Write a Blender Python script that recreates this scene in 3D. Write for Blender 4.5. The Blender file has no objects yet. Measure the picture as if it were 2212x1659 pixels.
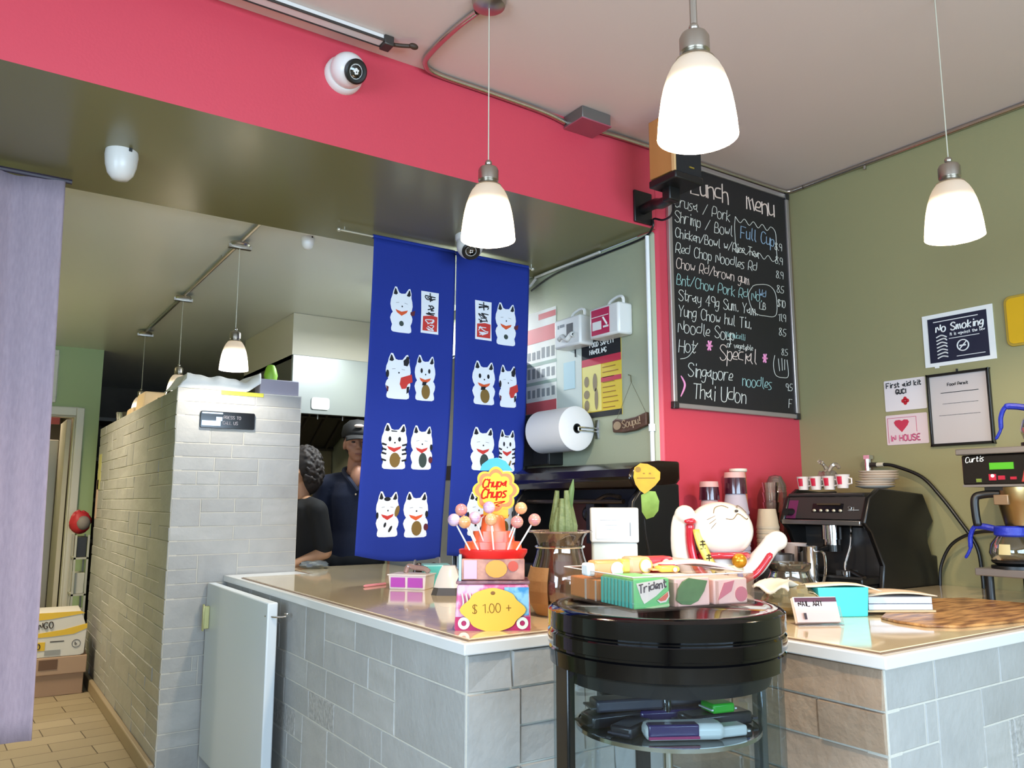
import bpy, math, random
from mathutils import Vector, Matrix
from mathutils.geometry import delaunay_2d_cdt
SC = bpy.context.scene
COL = SC.collection
PI = math.pi
# ------------------------------------------------------------------ camera, world, daylight, exposure
F = 1723.0; CX = 1106.0; CY = 829.5; EYE = Vector((0, 0, 1.4))
YAW = math.radians(34.096); PIT = math.radians(8.386)
FW = Vector((math.sin(YAW)*math.cos(PIT), math.cos(YAW)*math.cos(PIT), math.sin(PIT)))
RT = Vector((math.cos(YAW), -math.sin(YAW), 0))
UP = RT.cross(FW)
cam = bpy.data.cameras.new('camera'); cam.sensor_width = 36.0; cam.sensor_fit = 'HORIZONTAL'
cam.lens = F/2212*36.0; cam.clip_start = 0.05; cam.clip_end = 60
camo = bpy.data.objects.new('camera', cam); COL.objects.link(camo)
camo.matrix_world = Matrix.Translation(EYE) @ Matrix((RT, UP, -FW)).transposed().to_4x4()
SC.camera = camo
SC.view_settings.view_transform = 'Standard'; SC.view_settings.look = 'None'
SC.view_settings.gamma = 1.0; SC.view_settings.use_curve_mapping = False
SC.view_settings.exposure = 0.62
cy = SC.cycles
cy.use_denoising = True; cy.max_bounces = 7; cy.diffuse_bounces = 4; cy.glossy_bounces = 4
cy.transmission_bounces = 6; cy.transparent_max_bounces = 16; cy.caustics_reflective = False; cy.caustics_refractive = False
cy.sample_clamp_indirect = 4.0
W = bpy.data.worlds.new('world'); SC.world = W; W.use_nodes = True
W.node_tree.nodes['Background'].inputs[0].default_value = (0.55, 0.7, 1, 1)
W.node_tree.nodes['Background'].inputs[1].default_value = 0.35

def area(name, loc, aim, sx, sy, col, power):
    l = bpy.data.lights.new(name, 'AREA'); l.shape = 'RECTANGLE'; l.size = sx; l.size_y = sy
    l.color = col; l.energy = power
    o = bpy.data.objects.new(name, l); COL.objects.link(o); o.location = loc
    o.rotation_euler = (Vector(aim)-Vector(loc)).to_track_quat('-Z', 'Y').to_euler()
    return o
DAY = (0.67, 0.815, 1.0)
area('daylight_left', (-2.75, -0.3, 1.75), (0, -0.3, 1.1), 3.2, 1.8, DAY, 225)
area('daylight_rear', (0.9, -3.25, 1.75), (0.9, 0, 1.1), 4.4, 1.8, DAY, 300)
area('fluorescent_kitchen', (2.40, 4.6, 2.68), (2.40, 4.6, 0), .5, 0.14, (0.88, 0.96, 1.0), 32)
area('passage_ceiling_light', (-.15, 6.2, 2.74), (.45, 6.5, 0), .5, .3, (1.0, .84, .62), 28).data.spread = math.radians(125)
area('fluorescent_store', (0.4, 9.3, 2.6), (0.4, 9.3, 0), 0.6, 0.3, (1.0, 0.84, 0.66), 14)

def ray(px, py):
    return FW + RT*((px-CX)/F) - UP*((py-CY)/F)
def Q(px, py, x=None, y=None, z=None):
    """the real point seen at a pixel of the photograph, on the given plane"""
    r = ray(px, py)
    t = x/r.x if x is not None else (y/r.y if y is not None else (z-EYE.z)/r.z)
    return EYE + r*t
# ------------------------------------------------------------------ materials
def lin(h):
    h = h.lstrip('#'); out = []
    for i in (0, 2, 4):
        c = int(h[i:i+2], 16)/255
        out.append(c/12.92 if c <= .04045 else ((c+.055)/1.055)**2.4)
    return (*out, 1)
MATS = {}
def mat(name, hexc, rough=.5, metal=0, noise=None, bump=None, spec=.5, coat=0, emit=None, trans=None):
    if name in MATS: return MATS[name]
    m = bpy.data.materials.new(name); m.use_nodes = True; MATS[name] = m
    nt = m.node_tree; b = nt.nodes['Principled BSDF']
    b.inputs['Base Color'].default_value = lin(hexc); b.inputs['Roughness'].default_value = rough
    b.inputs['Metallic'].default_value = metal; b.inputs['Specular IOR Level'].default_value = spec
    b.inputs['Coat Weight'].default_value = coat; b.inputs['Coat Roughness'].default_value = .06
    if emit:
        b.inputs['Emission Color'].default_value = lin(emit[0]); b.inputs['Emission Strength'].default_value = emit[1]
    if noise or bump:
        tc = nt.nodes.new('ShaderNodeTexCoord')
    if noise:   # (scale, second colour, contrast[, stretch])
        n = nt.nodes.new('ShaderNodeTexNoise'); n.inputs['Scale'].default_value = noise[0]; n.inputs['Detail'].default_value = 5
        src = tc.outputs['Object']
        if len(noise) > 3:
            mp = nt.nodes.new('ShaderNodeMapping'); mp.inputs['Scale'].default_value = noise[3]
            nt.links.new(src, mp.inputs[0]); src = mp.outputs[0]
        nt.links.new(src, n.inputs['Vector'])
        r = nt.nodes.new('ShaderNodeValToRGB'); r.color_ramp.elements[0].position = .5-noise[2]; r.color_ramp.elements[1].position = .5+noise[2]
        r.color_ramp.elements[0].color = lin(hexc); r.color_ramp.elements[1].color = lin(noise[1])
        nt.links.new(n.outputs['Fac'], r.inputs[0]); nt.links.new(r.outputs[0], b.inputs['Base Color'])
    if bump:    # (scale, strength[, stretch])
        n = nt.nodes.new('ShaderNodeTexNoise'); n.inputs['Scale'].default_value = bump[0]; n.inputs['Detail'].default_value = 6
        src = tc.outputs['Object']
        if len(bump) > 2:
            mp = nt.nodes.new('ShaderNodeMapping'); mp.inputs['Scale'].default_value = bump[2]
            nt.links.new(src, mp.inputs[0]); src = mp.outputs[0]
        nt.links.new(src, n.inputs['Vector'])
        bp = nt.nodes.new('ShaderNodeBump'); bp.inputs['Strength'].default_value = bump[1]; bp.inputs['Distance'].default_value = .01
        nt.links.new(n.outputs['Fac'], bp.inputs['Height']); nt.links.new(bp.outputs[0], b.inputs['Normal'])
    return m
def clear(name, hexc, gloss=.12, rough=.03, body=0.0, bodycol=None):
    """thin clear pane: see-through with a mirror sheen, optionally a milky body"""
    if name in MATS: return MATS[name]
    m = bpy.data.materials.new(name); m.use_nodes = True; MATS[name] = m
    nt = m.node_tree; nt.nodes.remove(nt.nodes['Principled BSDF']); out = nt.nodes['Material Output']
    t = nt.nodes.new('ShaderNodeBsdfTransparent'); t.inputs[0].default_value = lin(hexc)
    g = nt.nodes.new('ShaderNodeBsdfGlossy'); g.inputs['Roughness'].default_value = rough
    lw = nt.nodes.new('ShaderNodeLayerWeight'); lw.inputs['Blend'].default_value = .35
    mr = nt.nodes.new('ShaderNodeMapRange'); mr.inputs['To Min'].default_value = gloss*.45; mr.inputs['To Max'].default_value = min(1, gloss*5)
    nt.links.new(lw.outputs['Fresnel'], mr.inputs['Value'])
    base = t.outputs[0]
    if body:
        d = nt.nodes.new('ShaderNodeBsdfDiffuse'); d.inputs[0].default_value = lin(bodycol or hexc)
        mx = nt.nodes.new('ShaderNodeMixShader'); mx.inputs[0].default_value = body
        nt.links.new(t.outputs[0], mx.inputs[1]); nt.links.new(d.outputs[0], mx.inputs[2]); base = mx.outputs[0]
    mx = nt.nodes.new('ShaderNodeMixShader')
    nt.links.new(mr.outputs[0], mx.inputs[0]); nt.links.new(base, mx.inputs[1]); nt.links.new(g.outputs[0], mx.inputs[2])
    nt.links.new(mx.outputs[0], out.inputs[0])
    return m
# ------------------------------------------------------------------ mesh helpers
def frameM(o, r, u):
    """local X = r, local Z = u, local -Y = outward"""
    r = Vector(r).normalized(); u = Vector(u).normalized(); y = u.cross(r)
    return Matrix.Translation(Vector(o)) @ Matrix((r, y, u)).transposed().to_4x4()
def T(x, y, z): return Matrix.Translation((x, y, z))
def R(ax, deg): return Matrix.Rotation(math.radians(deg), 4, ax)
class MB:
    def __init__(s): s.v = []; s.f = []; s.m = []
    def add(s, vs, fs, mi=0, M=None):
        b = len(s.v)
        for p in vs:
            p = Vector(p)
            s.v.append(M @ p if M is not None else p)
        for f in fs: s.f.append([i+b for i in f]); s.m.append(mi)
        return s
    def box(s, x0, x1, y0, y1, z0, z1, mi=0, M=None):
        return s.add([(x0,y0,z0),(x1,y0,z0),(x1,y1,z0),(x0,y1,z0),(x0,y0,z1),(x1,y0,z1),(x1,y1,z1),(x0,y1,z1)],
              [(0,3,2,1),(4,5,6,7),(0,1,5,4),(1,2,6,5),(2,3,7,6),(3,0,4,7)], mi, M)
    def taper(s, x0, x1, y0, y1, z0, z1, k, mi=0, M=None):
        """box whose top is k times its bottom"""
        cx, cy_ = (x0+x1)/2, (y0+y1)/2; a = (x1-x0)/2*k; b = (y1-y0)/2*k
        return s.add([(x0,y0,z0),(x1,y0,z0),(x1,y1,z0),(x0,y1,z0),(cx-a,cy_-b,z1),(cx+a,cy_-b,z1),(cx+a,cy_+b,z1),(cx-a,cy_+b,z1)],
              [(0,3,2,1),(4,5,6,7),(0,1,5,4),(1,2,6,5),(2,3,7,6),(3,0,4,7)], mi, M)
    def lathe(s, prof, c=(0,0,0), n=32, mi=0, M=None, a0=0, a1=2*PI, sx=1, sy=1):
        c = Vector(c); full = abs(a1-a0-2*PI) < 1e-6; k = n if full else n+1
        vs = []
        for r, z in prof:
            for i in range(k):
                a = a0+(a1-a0)*i/n
                vs.append(c+Vector((r*sx*math.cos(a), r*sy*math.sin(a), z)))
        fs = []
        for j in range(len(prof)-1):
            for i in range(n):
                i2 = (i+1) % k
                fs.append((j*k+i, j*k+i2, (j+1)*k+i2, (j+1)*k+i))
        return s.add(vs, fs, mi, M)
    def cyl(s, r, z0, z1, c=(0,0,0), n=24, mi=0, M=None, r1=None):
        r1 = r if r1 is None else r1
        return s.lathe([(0,z0),(r,z0),(r1,z1),(0,z1)], c, n, mi, M)
    def rod(s, a, b, r, n=8, mi=0, r1=None):
        return s.tube([a, b], [r, r if r1 is None else r1], n, mi)
    def tube(s, pts, r, n=8, mi=0, caps=True):
        pts = [Vector(p) for p in pts]; vs = []; L = len(pts)
        prev = None
        for i, p in enumerate(pts):
            d = (pts[min(i+1, L-1)]-pts[max(i-1, 0)])
            if d.length < 1e-9: d = Vector((0,0,1))
            d.normalize()
            if prev is None:
                q = Vector((0,0,1)) if abs(d.z) < .9 else Vector((1,0,0))
                u = d.cross(q).normalized()
            else:
                u = (prev - d*prev.dot(d))
                u = u.normalized() if u.length > 1e-6 else d.orthogonal().normalized()
            prev = u; w = d.cross(u)
            rr = r[i] if isinstance(r, (list, tuple)) else r
            for k in range(n):
                a = 2*PI*k/n; vs.append(p+u*(rr*math.cos(a))+w*(rr*math.sin(a)))
        fs = [(i*n+k, i*n+(k+1) % n, (i+1)*n+(k+1) % n, (i+1)*n+k) for i in range(L-1) for k in range(n)]
        if caps: fs += [tuple(range(n))[::-1], tuple((L-1)*n+k for k in range(n))]
        return s.add(vs, fs, mi)
    def ball(s, c, r, n=16, m=10, mi=0, M=None):
        if not isinstance(r, (tuple, list)): r = (r, r, r)
        vs = []; c = Vector(c)
        for j in range(m+1):
            t = PI*j/m
            for i in range(n):
                a = 2*PI*i/n
                vs.append(c+Vector((r[0]*math.sin(t)*math.cos(a), r[1]*math.sin(t)*math.sin(a), -r[2]*math.cos(t))))
        fs = [(j*n+i, j*n+(i+1) % n, (j+1)*n+(i+1) % n, (j+1)*n+i) for j in range(m) for i in range(n)]
        return s.add(vs, fs, mi, M)
    def prism(s, poly, h0, h1, mi=0, M=None):
        """polygon in local XZ, thickness along Y from h0 to h1"""
        n = len(poly)
        vs = [(x, h0, z) for x, z in poly]+[(x, h1, z) for x, z in poly]
        fs = [tuple(range(n)), tuple(range(2*n-1, n-1, -1))]+[(i, i+n, (i+1) % n+n, (i+1) % n) for i in range(n)]
        return s.add(vs, fs, mi, M)
    def plate(s, poly, z0, z1, mi=0, M=None):
        """polygon in XY, thickness along Z"""
        n = len(poly)
        vs = [(x, y, z0) for x, y in poly]+[(x, y, z1) for x, y in poly]
        fs = [tuple(range(n-1, -1, -1)), tuple(range(n, 2*n))]+[(i, (i+1) % n, (i+1) % n+n, i+n) for i in range(n)]
        return s.add(vs, fs, mi, M)
    def grid(s, fn, nu, nv, mi=0, M=None):
        vs = [fn(i/nu, j/nv) for j in range(nv+1) for i in range(nu+1)]
        k = nu+1
        return s.add(vs, [(j*k+i, j*k+i+1, (j+1)*k+i+1, (j+1)*k+i) for j in range(nv) for i in range(nu)], mi, M)
def link(o, parent=None):
    COL.objects.link(o)
    if parent is not None: o.parent = parent
    return o
def obj(name, mb, mats, parent=None, smooth=True, bevel=0, thick=0, label=None, sharp=40):
    me = bpy.data.meshes.new(name); me.from_pydata([tuple(p) for p in mb.v], [], mb.f)
    if not isinstance(mats, (list, tuple)): mats = [mats]
    for m in mats: me.materials.append(m)
    me.polygons.foreach_set('material_index', mb.m)
    import bmesh
    bm = bmesh.new(); bm.from_mesh(me); bmesh.ops.remove_doubles(bm, verts=bm.verts, dist=1e-6)
    bmesh.ops.recalc_face_normals(bm, faces=bm.faces); bm.to_mesh(me); bm.free()
    if smooth:
        me.shade_smooth(); me.set_sharp_from_angle(angle=math.radians(sharp))
    me.update()
    o = bpy.data.objects.new(name, me); link(o, parent)
    if thick:
        s = o.modifiers.new('thickness', 'SOLIDIFY'); s.thickness = thick; s.offset = 0
    if bevel:
        b = o.modifiers.new('bevel', 'BEVEL'); b.width = bevel; b.segments = 2; b.limit_method = 'ANGLE'; b.angle_limit = math.radians(50)
        b.harden_normals = False
    if label: o['label'] = label
    return o
def tag(o, label, cat, group=None, kind=None):
    o['label'] = label; o['category'] = cat
    if group: o['group'] = group
    if kind: o['kind'] = kind
    return o
def thing(name, label, cat, loc=(0,0,0), rz=0, group=None):
    o = bpy.data.objects.new(name, None); COL.objects.link(o); o.empty_display_size = .05
    o.location = loc; o.rotation_euler = (0, 0, math.radians(rz))
    return tag(o, label, cat, group)
def solo(name, mb, mats, label, cat, loc=(0,0,0), rz=0, group=None, **kw):
    o = obj(name, mb, mats, None, **kw); o.location = loc; o.rotation_euler = (0, 0, math.radians(rz))
    return tag(o, label, cat, group)
def struct(name, mb, mats, **kw):
    o = obj(name, mb, mats, None, **kw); o['kind'] = 'structure'; return o
def dup(root, loc, rz=None, label=None):
    r = root.copy(); COL.objects.link(r); r.location = loc
    if rz is not None: r.rotation_euler = (0, 0, math.radians(rz))
    if label: r['label'] = label
    for ch in list(root.children):
        c = ch.copy(); COL.objects.link(c); c.parent = r
        for g in ch.children:
            d = g.copy(); COL.objects.link(d); d.parent = c
    return r
def text(name, s, size, M, m, parent=None, ext=.0006, shear=0, align='CENTER', sx=1.0):
    c = bpy.data.curves.new(name, 'FONT'); c.body = s; c.size = size; c.extrude = ext; c.align_x = align; c.align_y = 'CENTER'
    c.shear = shear; c.materials.append(m); c.resolution_u = 3
    o = bpy.data.objects.new(name, c); link(o, parent)
    o.matrix_local = M @ R('X', 90) @ Matrix.Diagonal((sx, 1, 1, 1))
    return o
# single-stroke hand lettering: glyphs on a 4 x 6 grid (x-height 4), strokes split by '|'
G = {
'a':'34 12 03 02 11 21 32|34 31 40','b':'06 01 11 31 33 14 03','c':'34 14 03 01 11 31','d':'46 41 21 01 03 14 34','e':'02 32 34 14 02 01 11 31','f':'36 26 15 10|04 34',
'g':'34 14 03 01 21 32|34 3A 1B 0A','h':'06 00|03 24 33 30','i':'14 10|16 15','j':'24 2A 1B 0A|26 25','k':'06 00|34 02 30','l':'16 11 20','m':'04 00|03 14 20|23 34 40','n':'04 00|03 24 33 30',
'o':'14 03 01 10 30 42 34 14','p':'04 0B|03 24 33 31 20 01','q':'34 14 03 01 20 31|34 3B','r':'04 00|02 14 34','s':'34 14 03 22 31 20 00','t':'16 11 20 31|04 34','u':'04 01 10 31|34 30','v':'04 20 44','w':'04 10 23 30 44',
'x':'04 30|34 00','y':'04 01 21 32|34 3A 1B','z':'04 34 00 30','A':'00 26 40|12 32','B':'00 06 26 35 33 03|33 42 41 30 00','C':'45 36 16 04 02 10 30 41','D':'00 06 26 44 42 20 00','E':'46 06 00 40|03 33','F':'46 06 00|03 33',
'G':'45 36 16 04 02 10 30 42 22','H':'00 06|40 46|03 43','I':'10 16','J':'36 31 20 01','K':'06 00|46 03 40','L':'06 00 40','M':'00 06 23 46 40','N':'00 06 40 46','O':'16 04 02 10 30 42 44 36 16','P':'00 06 36 45 43 32 02','Q':'16 04 02 10 30 42 44 36 16|22 40',
'R':'00 06 36 45 43 32 02|22 40','S':'45 36 16 05 04 42 41 30 10 01','T':'06 46|26 20','U':'06 01 10 30 41 46','V':'06 20 46','W':'06 10 24 30 46','X':'06 40|46 00','Y':'06 23 46|23 20','Z':'06 46 00 40',
'0':'16 04 02 10 30 42 44 36 16','1':'05 26 20','2':'05 16 36 44 00 40','3':'06 46 23 42 30 10 01','4':'36 02 42|36 30','5':'46 06 03 33 42 30 00','6':'46 16 03 01 10 30 42 33 03','7':'06 46 10','8':'16 05 33 41 30 10 01 13 45 36 16','9':'43 13 05 16 36 45 40',
'/':'00 46','.':'10 11',',':'11 0A','$':'45 36 16 04 42 30 10 01|26 20','&':'40 05 16 25 01 10 42','*':'11 35|31 15|03 43','(':'36 14 12 30',')':'16 34 32 10','-':'03 33','!':'16 12|11 10','+':'03 43|21 25',"'":'16 15'}
def write(mb, s, M, h, r, mi=0, gap=.28, jit=0.0, slant=.0, rnd=None, n=4, sag=0.0):
    """hand-letter s in the local XZ plane of M, cap height h, pen radius r; returns the width"""
    x = 0.0; k = h/6.0
    rnd = rnd or random.Random(1)
    for ch in s:
        g = G.get(ch)
        if g is None: x += .5*h; continue
        wmax = 0; dz = rnd.uniform(-jit, jit)*h
        for st in g.split('|'):
            pts = []
            for p in st.split():
                px = int(p[0])+rnd.uniform(-jit, jit)*2
                pz = {'A': -1, 'B': -2}.get(p[1])
                if pz is None: pz = int(p[1])
                pz += rnd.uniform(-jit, jit)*2
                wmax = max(wmax, int(p[0]))
                X = x+px*k*.85+pz*k*slant; Z = pz*k+dz - sag*x
                pts.append(M @ Vector((X, 0, Z)))
            if len(pts) == 1: pts.append(pts[0]+Vector((0, 0, k*.3)))
            if len(pts) > 3:      # round the corners
                q = [pts[0]]
                for i in range(1, len(pts)-1):
                    q += [pts[i-1].lerp(pts[i], .7), pts[i].lerp(pts[i+1], .3)]
                pts = q+[pts[-1]]
            mb.tube(pts, r, n, mi, caps=True)
        x += (wmax*.85+6*gap*.6)*k
    return x
def curve(pts, n=8):
    """smooth curve through points"""
    pts = [Vector(p) for p in pts]; out = []
    for i in range(len(pts)-1):
        p0 = pts[max(i-1, 0)]; p1 = pts[i]; p2 = pts[i+1]; p3 = pts[min(i+2, len(pts)-1)]
        for k in range(n):
            t = k/n
            out.append(.5*((2*p1)+(p2-p0)*t+(2*p0-5*p1+4*p2-p3)*t*t+(3*p1-p0-3*p2+p3)*t**3))
    out.append(pts[-1]); return out
def rrect(x0, x1, z0, z1, r, n=5):
    out = []
    for cx, cz, a in ((x1-r, z1-r, 0), (x0+r, z1-r, 90), (x0+r, z0+r, 180), (x1-r, z0+r, 270)):
        for i in range(n+1):
            t = math.radians(a+90*i/n); out.append((cx+r*math.cos(t), cz+r*math.sin(t)))
    return out
# ------------------------------------------------------------------ large structure
ZC, YP, XR, XS, ZS, YB, ZK, YF = 3.2, 2.80, 3.85, 2.77, 2.76, 3.85, 2.80, 8.21
pink = mat('pink_paint', '#c63f4e', .45, bump=(90, .05))
olive = mat('olive_paint', '#908a62', .5, bump=(90, .05))
sage = mat('sage_paint', '#a3a68c', .5, bump=(90, .05))
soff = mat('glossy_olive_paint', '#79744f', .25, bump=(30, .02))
ceilm = mat('ceiling_paint', '#d8c4ba', .6, bump=(60, .04))
kceil = mat('kitchen_ceiling_paint', '#e8e8e2', .32, bump=(25, .02))
green = mat('green_paint', '#a9bd86', .5, bump=(90, .05))
white = mat('white_paint', '#e6e2d6', .4)
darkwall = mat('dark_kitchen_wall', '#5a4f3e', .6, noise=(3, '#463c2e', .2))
struct('wall_back', MB().box(XS, XR+.12, YP, YP+.15, 0, ZC), pink, bevel=.025)
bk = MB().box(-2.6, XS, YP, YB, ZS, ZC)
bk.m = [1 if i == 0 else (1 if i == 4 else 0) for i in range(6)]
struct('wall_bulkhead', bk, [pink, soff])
struct('wall_side', MB().box(XS-.012, XS+.15, YP+.012, 11, 0, ZS).box(XS-.012, XS+.15, YB, 11, ZS, ZK+.1), sage, bevel=.02)
struct('wall_right', MB().box(XR, XR+.12, -3.1, YP, 0, ZC), olive)
struct('ceiling', MB().box(-2.7, XR+.12, -3.2, YP, ZC, ZC+.1), ceilm)
struct('ceiling_kitchen', MB().box(-.8, XS-.012, YB, 11, ZK, ZK+.1), kceil)
def hole_wall(name, M, w, h, wx0, wx1, wz0, wz1, th, m):
    mb = MB()
    for b in ((0, wx0, 0, h), (wx1, w, 0, h), (wx0, wx1, 0, wz0), (wx0, wx1, wz1, h)):
        if b[1]-b[0] > .001 and b[3]-b[2] > .001: mb.box(b[0], b[1], 0, th, b[2], b[3], 0, M)
    struct(name, mb, m)
wallm = mat('room_wall_paint', '#b9b29a', .6)
LW = frameM((-2.5, -3.0, 0), (0, 1, 0), (0, 0, 1))       # seen from inside, window side left
hole_wall('wall_left', LW, 5.8, ZC, 1.0, 4.4, .8, 2.7, .12, wallm)
RW = frameM((XR, -3.0, 0), (-1, 0, 0), (0, 0, 1))
hole_wall('wall_rear', RW, 6.35, ZC, .7, 5.2, .8, 2.7, .12, wallm)
frm = mat('window_frame_paint', '#d8d8d4', .4); glassm = clear('window_glass', '#f2f8fa', .08)
for k, (M, x0, x1) in enumerate(((LW, 1.0, 4.4), (RW, .7, 5.2))):
    w = MB()
    for a in (x0, (x0+x1)/2-.03, x1-.06): w.box(a, a+.06, .02, .1, .8, 2.7, 0, M)
    for a in (.8, 2.64): w.box(x0, x1, .02, .1, a, a+.06, 0, M)
    o = struct('window_%d' % (k+1), w, frm)
    obj('glass_pane', MB().box(x0, x1, .055, .06, .8, 2.7, 0, M), glassm, o)
struct('wall_left_passage', MB().box(-2.6, -.6, YP, YB, 0, ZS), sage)
struct('wall_left_kitchen', MB().box(-.75, -.6, YB, 11, 0, ZK), green)
DX0, DX1, DZ = .22, .765, 2.17
FM = frameM((-.6, YF, 0), (1, 0, 0), (0, 0, 1))
hole_wall('wall_far', FM, 1.554, ZK, DX0+.6, DX1+.6, 0, DZ, .12, green)
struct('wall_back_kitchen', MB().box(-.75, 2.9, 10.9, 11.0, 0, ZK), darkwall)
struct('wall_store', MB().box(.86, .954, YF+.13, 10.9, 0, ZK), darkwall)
# floor of running-bond clay tiles
fm = bpy.data.materials.new('clay_floor_tiles'); fm.use_nodes = True
nt = fm.node_tree; b = nt.nodes['Principled BSDF']; b.inputs['Roughness'].default_value = .45
tc = nt.nodes.new('ShaderNodeTexCoord'); br = nt.nodes.new('ShaderNodeTexBrick')
br.inputs['Scale'].default_value = 1.0; br.inputs['Brick Width'].default_value = .40; br.inputs['Row Height'].default_value = .185
br.inputs['Mortar Size'].default_value = .0035; br.inputs['Mortar Smooth'].default_value = .3; br.inputs['Bias'].default_value = .0
br.inputs['Color1'].default_value = lin('#a39479'); br.inputs['Color2'].default_value = lin('#97886e'); br.inputs['Mortar'].default_value = lin('#4d3f2c')
mp = nt.nodes.new('ShaderNodeMapping'); mp.inputs['Rotation'].default_value = (0, 0, math.radians(-3))
nt.links.new(tc.outputs['Object'], mp.inputs[0]); nt.links.new(mp.outputs[0], br.inputs['Vector'])
nt.links.new(br.outputs['Color'], b.inputs['Base Color'])
bp = nt.nodes.new('ShaderNodeBump'); bp.inputs['Strength'].default_value = .35; bp.inputs['Distance'].default_value = .004; bp.invert = True
nt.links.new(br.outputs['Fac'], bp.inputs['Height']); nt.links.new(bp.outputs[0], b.inputs['Normal'])
struct('floor', MB().box(-2.7, XR+.12, -3.2, 11, -.1, 0), fm)
fix = mat('fixture_white', '#dcdcd8', .4)
struct('unseen_lamp_box_kitchen', MB().box(2.13, 2.68, 4.52, 4.68, 2.70, ZK), fix, bevel=.004)  # unseen lamp housing added above the kitchen area light
struct('unseen_lamp_box_passage', MB().box(-.42, .12, 6.03, 6.37, 2.755, ZK), fix, bevel=.004)  # unseen housing added for the passage area light
struct('unseen_lamp_box_store', MB().box(.08, .72, 9.13, 9.47, 2.615, ZK), fix, bevel=.004)  # unseen housing added for the store area light
# door at the far end
d1 = struct('door_1', MB().box(DX0-.07, DX0, -.03, .0, 0, DZ+.075, 0, T(0, YF, 0)).box(DX1, DX1+.065, -.03, 0, 0, DZ+.075, 0, T(0, YF, 0)).box(DX0, DX1, -.03, 0, DZ, DZ+.075, 0, T(0, YF, 0))
            .box(DX1-.012, DX1, 0, .13, 0, DZ, 0, T(0, YF, 0)).box(DX0, DX1, 0, .13, DZ-.012, DZ, 0, T(0, YF, 0)), white, bevel=.006)
obj('door_leaf', MB().box(DX1-.06, DX1-.02, .13, .70, 0.02, DZ-.02, 0, T(0, YF, 0)), mat('door_leaf_paint', '#cfc6b2', .45), d1, bevel=.004)
obj('door_closer', MB().box(.40, .64, .01, .06, 2.09, 2.15, 0, T(0, YF, 0)), mat('red_orange_paint', '#c0442a', .5), d1)
# vent panel on the far wall
vt = thing('air_vent', 'white framed pale vent panel high on the far green wall', 'vent', (.42, YF, 2.52))
obj('frame', MB().box(-.17, .17, -.03, 0, .19, .24).box(-.17, .17, -.03, 0, -.24, -.19).box(-.17, -.12, -.03, 0, -.19, .19).box(.12, .17, -.03, 0, -.19, .19), white, vt, bevel=.006)
obj('panel', MB().box(-.12, .12, -.014, -.002, -.19, .19), mat('vent_grey', '#b9bdb8', .4), vt)
# ---- stone cladding
ST = [mat('stone_tile_a', '#aaa9a6', .5, noise=(7, '#9d9b97', .25), bump=(45, .25)),
      mat('stone_tile_b', '#a1a09d', .5, noise=(9, '#b0aeaa', .25), bump=(30, .3)),
      mat('stone_tile_c', '#b4b2ae', .45, noise=(5, '#a4a29d', .25, (1, 1, 4)), bump=(40, .25)),
      mat('stone_tile_d', '#969490', .55, noise=(60, '#b4b1ac', .15), bump=(60, .5)),
      mat('stone_grout', '#c9c4b8', .8, bump=(120, .2))]
STW = [mat('lamplit_split_stone_a', '#a58f79', .55, noise=(8, '#8f7a66', .25), bump=(30, .5)), mat('lamplit_split_stone_b', '#98806a', .55, noise=(10, '#ad9780', .25), bump=(35, .6)),
       mat('lamplit_split_stone_c', '#ab9988', .5, noise=(6, '#93806d', .25), bump=(28, .5)), mat('lamplit_split_stone_d', '#87725f', .6, noise=(14, '#a08a74', .2), bump=(50, .6)), mat('stone_grout', '#c9c4b8', .8)]  # split stone for the notch side, warm lamplight painted into its brown
def ashlar(mb, w, h, row, M, seed, big=.25, wr=(.14, .42), dep=.004, gap=.004, rough=.0015):
    rnd = random.Random(seed); nr = max(1, round(h/row)); row = h/nr; u = .03; nc = int(w/u)
    grid = [[0]*nc for _ in range(nr)]
    mb.box(0, w, -dep+.0016, .03, 0, h, 4, M)
    for r in range(nr):
        c = 0
        while c < nc:
            if grid[r][c]: c += 1; continue
            L = int(rnd.uniform(*wr)/u); e = c
            while e < nc and not grid[r][e] and e-c < L: e += 1
            if nc-e < 5 and e < nc and not any(grid[r][e:nc]): e = nc
            two = r+1 < nr and rnd.random() < big and not any(grid[r+1][c:e])
            for rr in ((r, r+1) if two else (r,)):
                for k in range(c, e): grid[rr][k] = 1
            x0 = c*u; x1 = w if e == nc else e*u; z0 = r*row; z1 = (r+(2 if two else 1))*row
            d = dep+rnd.uniform(0, rough)*.3; mi = rnd.choice((0, 0, 0, 1, 1, 2, 2, 3)) if seed % 2 else rnd.choice((0, 0, 1, 2, 0, 1, 2))
            g = gap/2; q = min(.0025, d*.6)
            vs = [(x0+g, -dep+.0014, z0+g), (x1-g, -dep+.0014, z0+g), (x1-g, -dep+.0014, z1-g), (x0+g, -dep+.0014, z1-g),
                  (x0+g+q, -d-rnd.uniform(0, rough), z0+g+q), (x1-g-q, -d-rnd.uniform(0, rough), z0+g+q), (x1-g-q, -d-rnd.uniform(0, rough), z1-g-q), (x0+g+q, -d-rnd.uniform(0, rough), z1-g-q)]
            mb.add(vs, [(4, 5, 6, 7), (0, 1, 5, 4), (1, 2, 6, 5), (2, 3, 7, 6), (3, 0, 4, 7)], mi, M)
            c = e
    return mb
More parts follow.
